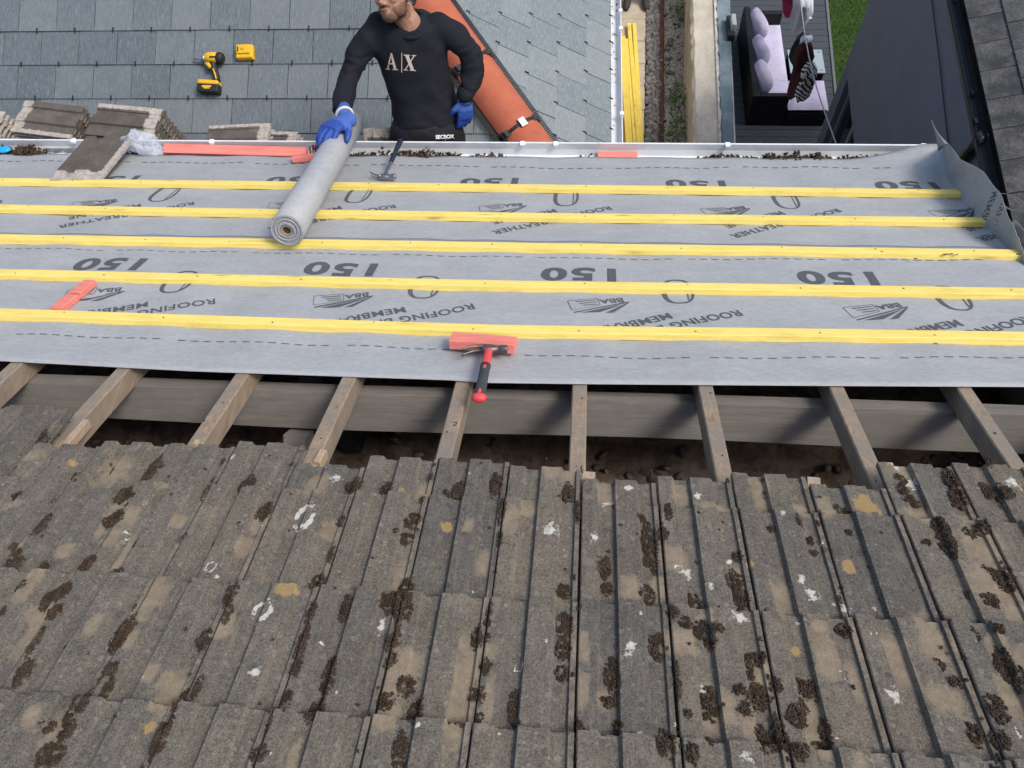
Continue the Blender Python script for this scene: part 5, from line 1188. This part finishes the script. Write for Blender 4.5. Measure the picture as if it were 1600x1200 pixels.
mb = MB().box(D0(331.5, 88.5, .083), EX * .022, SU * .006, SN * .001); mb.build('side_label', plain('label_black', (.05, .04, .03), .5), dr)
ba = thing('spare_battery', 'yellow spare tool battery lying alone on the slates', 'battery', S(387, 87))
sbox('case', (387, 85.5), .128, .10, .0, .05, M_DY, ba, .012, .03); sbox('slide_rail', (386, 83), .10, .066, .046, .062, M_DY, ba, .006, .03); sbox('contact_slot', (378.5, 83.5), .010, .036, .055, .0635, M_DB, ba, .001, .03); sbox('contact_slot', (385, 83.5), .024, .018, .055, .0632, plain('amber', (.45, .25, .02), .5), ba, .001, .03); sbox('release_lip', (388, 95), .125, .018, .0, .035, M_DY, ba, .006, .03)

# ------------------------------------------------------------------ people
def ellipse_ring(c, a, b, ra, rb, n=20, p=2.3):
    out = []
    for i in range(n):
        th = 2 * math.pi * i / n; cs, sn_ = math.cos(th), math.sin(th); out.append(c + a * (math.copysign(abs(cs) ** (2 / p), cs) * ra) + b * (math.copysign(abs(sn_) ** (2 / p), sn_) * rb))
    return out
def limb(mb, pts, rad, n=14, sub=5):
    """smooth tapered limb through joints"""
    P = [Vector(p) for p in pts]; out = []; rr = []
    for k in range(len(P) - 1):
        p0, p1, p2, p3 = P[max(k - 1, 0)], P[k], P[k + 1], P[min(k + 2, len(P) - 1)]
        for s in range(sub):
            t = s / sub; out.append(.5 * ((2 * p1) + (p2 - p0) * t + (2 * p0 - 5 * p1 + 4 * p2 - p3) * t * t + (3 * p1 - p0 - 3 * p2 + p3) * t ** 3) if len(P) > 2 else lerp(p1, p2, t)); rr.append(lerp(rad[k], rad[k + 1], t))
    out.append(P[-1]); rr.append(rad[-1]); mb.tube(out, rr, n); mb.ball(P[0], rad[0] * .98, 12, 8); mb.ball(P[-1], rad[-1] * .98, 12, 8)
def wrinkle(me, amp, fn, scale):
    nv = len(me.vertices); co = np.empty(nv * 3, np.float32); me.vertices.foreach_get('co', co); co = co.reshape(-1, 3); no = np.empty(nv * 3, np.float32); me.vertices.foreach_get('normal', no); no = no.reshape(-1, 3)
    for i in range(nv):
        v = Vector(co[i]); co[i] += no[i] * amp * fn(v)
    me.vertices.foreach_set('co', co.reshape(-1)); me.update()
M_SKIN = (lambda t: t.out(t.ramp(t.noise(25, 4, .6), [(.3, (.26, .135, .085)), (.7, (.34, .185, .12))]), t.noise(300, 2), .2, .001))(NT('brown_skin', .5, .35))
M_SWEAT = plain('black_navy_sweatshirt', (.0070, .0078, .0125), .85, .25, 60, bump=.3); M_TROU = plain('black_tracksuit', (.010, .010, .012), .75, .25, 50)
M_GLOVE = plain('blue_knit_glove', (.055, .115, .36), .8, .2, 120, bump=.4); M_GLOVE2 = plain('blue_rubber_coating', (.025, .065, .29), .55, .2, 90); M_HAIR = plain('black_hair', (.012, .010, .009), .6, .4, 150); M_CUFF = plain('white_glove_cuff', (.52, .52, .48), .8, .1)

hipc = Dp(664, 197, 4.90); crotch = Dp(668, 213, 4.95); neck = Dp(640, 34, 4.47)
shL, shR = Dp(588, 40, 4.50), Dp(697, 34, 4.52)          # viewer's left and right
tax = (neck - hipc).normalized(); lat = (shR - shL); lat = (lat - tax * lat.dot(tax)).normalized(); fwd = tax.cross(lat).normalized()
if fwd.dot(Vector(CAM) - hipc) < 0: fwd = -fwd
man = thing('person', 'man in black sweatshirt and blue work gloves standing behind the gutter holding the membrane roll', 'person', (hipc.x, hipc.y, S(668, 330).z))
org = Vector(man.location)
def clothed(mb, nm, mat, vox, sm, par, wr=None):
    me = remesh(mb, nm, vox, sm, org)
    if wr: wrinkle(me, *wr)
    return link(nm, me, mat, par, True, org - wloc(par))
def at(px, py, w): return Dp(px, py, w)
# torso sections: (px,py,w of centre, half width, half depth)
secs = [(666, 190, 4.885, .200, .138), (665, 176, 4.86, .208, .142), (661, 150, 4.80, .196, .132), (653, 120, 4.72, .195, .13), (645, 90, 4.645, .205, .135), (641, 66, 4.585, .218, .14), (640, 48, 4.54, .205, .125), (641, 38, 4.52, .175, .118), (643, 28, 4.52, .125, .105), (645, 21, 4.53, .085, .07)]
mb = MB(); mb.loft([ellipse_ring(at(a, b, c), lat, fwd, d, e, 26) for a, b, c, d, e in secs])
elL, wrL = at(551, 108, 4.56), at(534, 168, 4.45)
elR, wrR = at(738, 94, 4.64), at(727, 148, 4.70)
mb.ball(at(592, 40, 4.51), .078, 12, 8); mb.ball(at(688, 42, 4.52), .07, 12, 8)
limb(mb, [at(600, 42, 4.52), at(576, 62, 4.52), elL, at(541, 142, 4.54), wrL], [.080, .073, .060, .055, .044]); limb(mb, [at(683, 43, 4.53), at(714, 60, 4.56), elR, at(735, 124, 4.68), wrR], [.080, .074, .064, .058, .046])
def wr_fn(v):
    w = v + org; rd = lambda q: .5 - abs(mnoise.noise(q)) * 1.6
    q = Vector(((w - hipc).dot(lat), (w - hipc).dot(fwd), (w - hipc).dot(tax)))
    s = mnoise.noise(w * 8) * .5 + .55 * rd(Vector((q.x * 7 + q.z * 4, q.y * 6, q.z * 3))) + .45 * rd(Vector((q.x * 6 - q.z * 5 + 3, q.y * 5, q.z * 3.5)))
    for e in (elL, elR, wrL, wrR):
        d = (w - e).length; s += 1.2 * max(0, 1 - d / .18) * rd(Vector((w.x * 9, w.y * 9, w.z * 30)))
    dh = (w - hipc).dot(tax)
    if dh < .16: s += .7 * (1 - max(0, dh) / .16) * rd(Vector((q.x * 8, q.y * 8, q.z * 16)))
    return s
sweat = clothed(mb, 'sweatshirt', M_SWEAT, .012, 5, man, (.018, wr_fn, 1))
# ribbed collar and cuffs
def ringtube(c, a, b, ra, rb, r, nm, mat, par, n=28):
    pts = [c + a * math.cos(2 * math.pi * i / n) * ra + b * math.sin(2 * math.pi * i / n) * rb for i in range(n + 1)]
    return MB().tube(pts, r, 8).build(nm, mat, par, smooth=True)
cc = at(642, 34, 4.48)
ringtube(cc - tax * .008 + fwd * .012, lat, (fwd - tax * .55).normalized(), .088, .098, .013, 'collar', M_SWEAT, sweat)
for (a, b) in ((wrL, elL), (wrR, elR)):
    d = (a - b).normalized(); MB().tube([a - d * .035, a - d * .03, a + d * .03, a + d * .035], [.042, .049, .048, .041], 16).build('cuff', M_SWEAT, sweat, smooth=True)
# trousers down to the slates
def slz(p): return S0[2] + (p.y - S0[1]) * sp / cp + .02
mb = MB()
hp = [(664, 184, 4.87, .20, .14), (665, 197, 4.90, .215, .15), (667, 208, 4.93, .215, .148)]
mb.loft([ellipse_ring(at(a, b, c), lat, fwd, d, e, 24) for a, b, c, d, e in hp])
feet = []
for (px, s) in ((637, -1), (697, 1)):
    h = at(px, 204, 4.93); kn = h + Vector((s * .015, -.03, -.42)); an_ = h + Vector((s * .03, .04, 0)); an_.z = slz(an_) + .09; feet.append(an_)
    limb(mb, [h, lerp(h, kn, .5), kn, lerp(kn, an_, .5), an_], [.115, .105, .082, .078, .062])
trou = clothed(mb, 'trousers', M_TROU, .013, 4, man, (.007, lambda v: mnoise.noise(Vector((v.x * 9, v.y * 9, v.z * 16))) + .5 * mnoise.noise(v * 30), 1))
for an_ in feet:
    f = Vector((0, -1, 0)); mb = MB(); z = slz(an_) - .005
    q = [an_ + Vector((0, .05, 0)), an_ + Vector((0, -.03, 0)), an_ + Vector((0, -.12, 0)), an_ + Vector((0, -.17, 0))]
    for v in q: v.z = slz(v) + .03
    q[0].z += .02; mb.tube([q[0], q[1] + Vector((0, 0, .025)), q[2], q[3]], [(.042, .05), (.05, .055), (.05, .036), (.035, .026)], 16, sx=EX); mb.build('shoe', plain('black_shoe', (.015, .015, .016), .6), man, smooth=True)
# body: head, neck, upper chest, forearms hidden in the clothes
hc = at(615, -4, 4.36)
M3 = Matrix([list(M[i]) for i in range(3)]); camdir = lambda x, y, z: (M3 @ Vector((x, y, z))).normalized()
hf = camdir(-.50, -.40, .77); hu = camdir(.02, .97, .22); hu = (hu - hf * hu.dot(hf)).normalized(); hr = hf.cross(hu).normalized()   # hr: towards viewer's left? fixed below
if hr.dot(camdir(1, 0, 0)) < 0: hr = -hr
HS = 1.12
def hp_(r, u, f): return hc + (hr * r + hu * u + hf * f) * HS
axs = (hr, hf, hu)
mb = MB()
mb.ball(hp_(0, .045, -.015), tuple(x * HS for x in (.076, .096, .088)), 24, 16, axs)
mb.ball(hp_(0, -.02, .01), tuple(x * HS for x in (.068, .082, .085)), 22, 14, axs)
mb.ball(hp_(0, -.078, .050), tuple(x * HS for x in (.046, .042, .036)), 18, 12, axs)     # chin and jaw
for s in (-1, 1):
    mb.ball(hp_(s * .045, -.055, .02), tuple(x * HS for x in (.024, .05, .035)), 14, 10, axs)
    mb.ball(hp_(s * .042, -.012, .066), tuple(x * HS for x in (.022, .018, .02)), 12, 8, axs)   # cheek
    mb.ball(hp_(s * .030, .034, .079), tuple(x * HS for x in (.024, .012, .009)), 12, 8, axs)    # brow
    mb.ball(hp_(s * .077, .0, -.012), tuple(x * HS for x in (.009, .02, .032)), 12, 8, axs)      # ear
    mb.ball(hp_(s * .011, -.028, .096), tuple(x * HS for x in (.010, .010, .008)), 10, 8, axs)
mb.tube([hp_(0, .028, .082), hp_(0, .0, .096), hp_(0, -.022, .108), hp_(0, -.030, .098)], [.010 * HS, .011 * HS, .014 * HS, .010 * HS], 12)
mb.ball(hp_(0, -.052, .088), tuple(x * HS for x in (.026, .010, .006)), 14, 8, axs); mb.ball(hp_(0, -.064, .086), tuple(x * HS for x in (.023, .010, .007)), 14, 8, axs)
limb(mb, [hp_(0, -.03, -.03), lerp(hp_(0, -.06, -.03), neck, .55), neck + tax * .0 + fwd * .012, neck - tax * .035 + fwd * .012], [.064 * HS, .058 * HS, .058 * HS, .060 * HS])
me = remesh(mb, 'body', .0055, 3, org, .4); body = link('body', me, M_SKIN, man, True, org - wloc(man))
for s in (-1, 1):
    MB().ball(hp_(s * .031, .018, .070), .0125 * HS, 12, 8).build('eye', plain('eye_white', (.6, .58, .55), .25), man, smooth=True)
    MB().ball(hp_(s * .031, .017, .0800), .0050 * HS, 10, 6).build('pupil', plain('dark_iris', (.02, .012, .01), .2), man, smooth=True)
    MB().tube([hp_(s * .012, .040, .091), hp_(s * .032, .046, .088), hp_(s * .052, .038, .072)], [.0035, .0045, .0025], 8).build('eyebrow', M_HAIR, man, smooth=True)
MB().tube([hp_(-.024, -.056, .086), hp_(-.010, -.055, .096), hp_(.0, -.057, .098), hp_(.010, -.055, .096), hp_(.024, -.056, .086)], [.001, .0038, .0032, .0038, .001], 8).tube([hp_(-.021, -.061, .086), hp_(0, -.066, .096), hp_(.021, -.061, .086)], [.001, .0048, .001], 8).build('lips', plain('lips', (.17, .065, .055), .45), man, smooth=True)
mb = MB().ball(hp_(0, .062, -.022), tuple(x * HS for x in (.083, .103, .082)), 28, 18, axs)
for i, v in enumerate(mb.v):
    d = v - hc; u = d.dot(hu); f = d.dot(hf)
    if f > .05 and u < .09: mb.v[i] = v - hf * .03
me = remesh(mb, 'hair', .008, 2, org); wrinkle(me, .004, lambda v: mnoise.noise(v * 60), 1); link('hair', me, M_HAIR, man, True, org - wloc(man))
# short beard: offset shell of the jaw
bv = BVHTree.FromPolygons([tuple(v.co) for v in body.data.vertices], [tuple(p.vertices) for p in body.data.polygons])
mb = MB(); Cb = []; Sb = []
bco = [v.co for v in body.data.vertices]
for pl in body.data.polygons:
    d = pl.center + org - hc; uu, ff, rs = d.dot(hu) / HS, d.dot(hf) / HS, d.dot(hr) / HS; rr_ = abs(rs)
    if uu < -.128 or uu > .012 or ff < -.035: continue
    top = np.interp(rr_, [0, .022, .036, .048, .062, .085], [-.072, -.070, -.046, -.040, -.030, .012])
    dens = min(1, max(0, (top - uu) / .014)) * (1 if ff > -.005 else .6)
    if -.047 < uu < -.034 and rr_ < .030 and ff > .06: dens = .9
    if uu < -.100 and ff < .035: dens *= .35
    n_ = pl.area / (.0018 ** 2) * dens * .75
    for _ in range(int(n_) + (rng.random() < n_ % 1)):
        ws = [rng.random() for _ in pl.vertices]; sm_ = sum(ws); q = sum((bco[i] * (w_ / sm_) for i, w_ in zip(pl.vertices, ws)), Vector()); Cb.append(q + org); Sb.append((.0012, .0012, .0012))
lumps('beard', Cb, Sb, plain('dark_stubble', (.028, .018, .013), .7, .3, 150), man, org, kind=None)
MB().ball(hp_(.080, -.034, -.004), .0052, 10, 8).build('earring', M_STEEL, man, smooth=True)
# gloves
def hand(par, wrist, d, up, side, pose, thumb_s, curl, s=1.16):
    """d: along the hand, up: back of hand normal, side: towards the thumb"""
    d = d.normalized(); up = (up - d * up.dot(d)).normalized(); side = up.cross(d).normalized() * thumb_s
    mb = MB(); P = lambda a, b, c: wrist + (d * a + side * b + up * c) * s
    mb.loft([ellipse_ring(P(a, 0, c), side, up, r0 * s, r1 * s, 16) for a, r0, r1, c in ((-.045, .036, .031, 0), (-.01, .034, .027, 0), (.03, .041, .024, 0), (.065, .045, .020, 0), (.090, .044, .016, -.002))])
    tips = []
    for k, (b, ln) in enumerate(((.032, .072), (.011, .080), (-.011, .075), (-.031, .060))):
        p0 = P(.072, b, 0); pts = [p0]; a = curl[0]; dirv = d
        for j, f in enumerate((.45, .32, .25)):
            aa = curl[0] + j * curl[1] + pose[k]; sp_ = b * 1.2
            pts.append(pts[-1] + (d * math.cos(aa) + side * sp_ * 3 * .12 * (1 + 3 * curl[2]) - up * math.sin(aa)).normalized() * (ln * f * s + (.02 if j == 0 else 0)))
        limb(mb, pts, [.0125 * s, .0115 * s, .0105 * s, .0092 * s], 10, 3)
    t0 = P(.012, .030, -.006); t1 = P(.045, .058, -.016 - .3 * curl[0] * .03); t2 = P(.072, .070, -.030 - .02 * curl[0]); limb(mb, [P(.0, .012, 0), t0, t1, t2], [.018 * s, .018 * s, .0145 * s, .0105 * s], 10, 3)
    me = remesh(mb, 'glove', .0048, 2, org, .4)
    me.materials.append(M_GLOVE); me.materials.append(M_GLOVE2)
    for p in me.polygons:
        if (p.center + org - wrist).dot(d) > .040 * s + .008 * mnoise.noise(p.center * 30): p.material_index = 1
    o = link('glove', me, None, par, True, org - wloc(par)); return o
# hand over the roll
rt = rl1 + (rl0 - rl1).normalized() * .34        # point on the roll axis under the palm
axr = (rl0 - rl1).normalized(); vdir = (Vector(CAM) - rt).normalized(); upr = (vdir - axr * vdir.dot(axr)).normalized()
lf = axr.cross(upr).normalized()
if lf.dot(camdir(-1, 0, 0)) < 0: lf = -lf
upr = (upr * math.cos(.6) + lf * math.sin(.6)).normalized(); lf = (lf - upr * lf.dot(upr)).normalized()
palm = rt + upr * (RR + .022)
hd_dir = (axr * .88 + lf * .42); hd_dir = (hd_dir - upr * hd_dir.dot(upr)).normalized()
g1 = hand(man, palm - hd_dir * .065 + upr * .004, hd_dir, upr, None, (.35, .1, .1, .3), 1, (.30, .42, 1.3), 1.4)
wpt = palm - hd_dir * .10
dcuff = (wrL - wpt).normalized()
MB().tube([wpt - hd_dir * 0, lerp(wpt, wrL, .55), wrL + (elL - wrL).normalized() * .02], [.040, .040, .041], 16).build('glove_wrist', M_GLOVE, g1, smooth=True)
ca_ = lerp(wpt, wrL, .45); a_ = dcuff.orthogonal().normalized(); b_ = dcuff.cross(a_); ringtube(ca_, a_, b_, .045, .045, .0085, 'glove_cuff', M_CUFF, g1)
dR = (at(727, 186, 4.80) - wrR).normalized()
g2_ = hand(man, wrR + dR * .045, dR, camdir(.25, .35, .9), None, (.0, .05, .1, .2), -1, (.25, .35, .2))
MB().tube([wrR + dR * .0, wrR + dR * .05], [.040, .041], 16).build('glove_wrist', M_GLOVE, g2_, smooth=True)
# chest lettering, sewn on the sweatshirt
bs = BVHTree.FromPolygons([tuple(v.co) for v in sweat.data.vertices], [tuple(p.vertices) for p in sweat.data.polygons])
bt2 = BVHTree.FromPolygons([tuple(v.co) for v in trou.data.vertices], [tuple(p.vertices) for p in trou.data.polygons])
def decal(polys, c, a, b, nrm, tree, mat, nm, par, sub=.006, lift=.0022):
    import bmesh
    bm = bmesh.new()
    for vs, fs in polys:
        bvv = [bm.verts.new((v[0], v[1], 0)) for v in vs]
        for f in fs:
            try: bm.faces.new([bvv[i] for i in f])
            except ValueError: pass
    bmesh.ops.triangulate(bm, faces=bm.faces[:])
    for _ in range(3):
        es = [e for e in bm.edges if e.calc_length() > sub]
        if es: bmesh.ops.subdivide_edges(bm, edges=es, cuts=1); bmesh.ops.triangulate(bm, faces=[f for f in bm.faces if len(f.verts) > 3])
    for v in bm.verts:
        p = c + a * v.co.x + b * v.co.y; h = tree.ray_cast(p + nrm * .3 - org, -nrm)
        v.co = (h[0] + nrm * lift) if h[0] else p - org
    me = bpy.data.meshes.new(nm); bm.to_mesh(me); bm.free(); return link(nm, me, mat, par, False, org - wloc(par))
def rect(x0, y0, x1, y1): return ([(x0, y0), (x1, y0), (x1, y1), (x0, y1)], [(0, 1, 2, 3)])
def quad(*p): return (list(p), [tuple(range(len(p)))])
lc = at(628, 97, 4.5); vd = (Vector(CAM) - lc).normalized(); la = camdir(1, -.06, 0); la = (la - vd * la.dot(vd)).normalized(); lb = vd.cross(la).normalized(); u = 4.62 / F
A_ = [quad((-23 * u, -11 * u), (-20.8 * u, -11 * u), (-15.5 * u, 11 * u), (-17 * u, 11 * u)), quad((-12.5 * u, -11 * u), (-8 * u, -11 * u), (-15 * u, 12 * u), (-17.5 * u, 11.5 * u)), rect(-20 * u, -4.2 * u, -11 * u, -2.6 * u), rect(-25 * u, -12 * u, -18 * u, -10.8 * u), rect(-14.5 * u, -12 * u, -5.5 * u, -10.8 * u), rect(-1.0 * u, -15 * u, .4 * u, 13 * u),
      quad((13.5 * u, -10.5 * u), (19 * u, -10.5 * u), (10 * u, 10 * u), (4.5 * u, 10 * u)), quad((4.2 * u, -10.5 * u), (6 * u, -10.5 * u), (19.5 * u, 10 * u), (17.6 * u, 10 * u)), rect(2.5 * u, -11.6 * u, 9 * u, -10.4 * u), rect(12 * u, -11.6 * u, 21.5 * u, -10.4 * u), rect(2.5 * u, 9.6 * u, 12 * u, 10.8 * u), rect(15 * u, 9.6 * u, 21.5 * u, 10.8 * u)]
decal(A_, lc, la, lb, vd, bs, plain('pale_pink_print', (.47, .38, .34), .8, .08), 'chest_lettering', sweat)
lc = at(695, 214, 4.8); vd = (Vector(CAM) - lc).normalized(); la = camdir(1, .04, 0); la = (la - vd * la.dot(vd)).normalized(); lb = vd.cross(la).normalized()
tx = text_polys('SECBOX', .030, .0012, sx=.98); sw_ = quad((-.010, -.020), (.000, -.024), (.012, -.016), (.016, -.011), (.008, -.017), (.0, -.020))
decal([tx, sw_], lc, la, lb, vd, bt2, M_WHITE, 'leg_lettering', trou, .01)

# second person on the garden path: only shoes and shins come into the picture
fA, fB = Zp(980, 14, .04), Zp(1008, 14, .04); ctr = (fA + fB) / 2
man2 = thing('person', 'person in black trousers and dark shoes standing on the garden path', 'person', (ctr.x, ctr.y, .04)); org = Vector(man2.location)
sh_m = plain('dark_brown_boot', (.045, .038, .034), .7)
mb = MB(); hipz = .92
for f, s in ((fA, -1), (fB, 1)):
    o_ = f + Vector((s * .0, .10, 0)); an_ = o_ + Vector((0, .03, .10)); kn = Vector((ctr.x + s * .11, ctr.y + .16, .52)); h = Vector((ctr.x + s * .10, ctr.y + .22, hipz)); limb(mb, [h, kn, an_], [.10, .075, .06])
    MB().tube([o_ + Vector((0, .09, .04)), o_ + Vector((0, .0, .055)), o_ + Vector((s * .012, -.10, .035)), o_ + Vector((s * .02, -.15, .025))], [(.04, .045), (.048, .05), (.048, .034), (.03, .024)], 16, sx=EX).build('shoe', sh_m, man2, smooth=True)
mb.loft([ellipse_ring(Vector((ctr.x, ctr.y + .22, z)), EX, Vector((0, 1, 0)), a, b, 20) for z, a, b in ((.82, .17, .12), (.92, .18, .125), (1.0, .17, .12))])
clothed(mb, 'trousers', M_TROU, .014, 3, man2)
mb = MB(); cx, cy = ctr.x, ctr.y + .23
mb.loft([ellipse_ring(Vector((cx, cy, z)), EX, Vector((0, 1, 0)), a, b, 20) for z, a, b in ((.93, .19, .135), (1.1, .18, .125), (1.3, .205, .13), (1.42, .19, .115), (1.48, .09, .08))])
for s in (-1, 1): limb(mb, [Vector((cx + s * .19, cy, 1.40)), Vector((cx + s * .25, cy + .02, 1.13)), Vector((cx + s * .25, cy - .05, .88))], [.07, .055, .042])
clothed(mb, 'jacket', plain('dark_jacket', (.02, .022, .026), .8), .014, 4, man2)
mb = MB(); mb.ball((cx, cy - .02, 1.65), (.075, .095, .115), 20, 14); mb.ball((cx, cy - .06, 1.585), (.05, .05, .045), 14, 10); mb.tube([(cx, cy - .11, 1.66), (cx, cy - .128, 1.635), (cx, cy - .11, 1.625)], [.008, .013, .008], 8); limb(mb, [Vector((cx, cy, 1.58)), Vector((cx, cy, 1.45))], [.055, .06])
for s in (-1, 1): limb(mb, [Vector((cx + s * .25, cy - .05, .89)), Vector((cx + s * .25, cy - .07, .82)), Vector((cx + s * .24, cy - .09, .73))], [.034, .036, .02]); mb.ball((cx + s * .076, cy, 1.645), (.012, .02, .03), 10, 8)
clothed(mb, 'body', M_SKIN, .008, 2, man2)
mb = MB(); mb.ball((cx, cy + .005, 1.685), (.083, .10, .098), 20, 14); clothed(mb, 'hair', M_HAIR, .01, 1, man2)
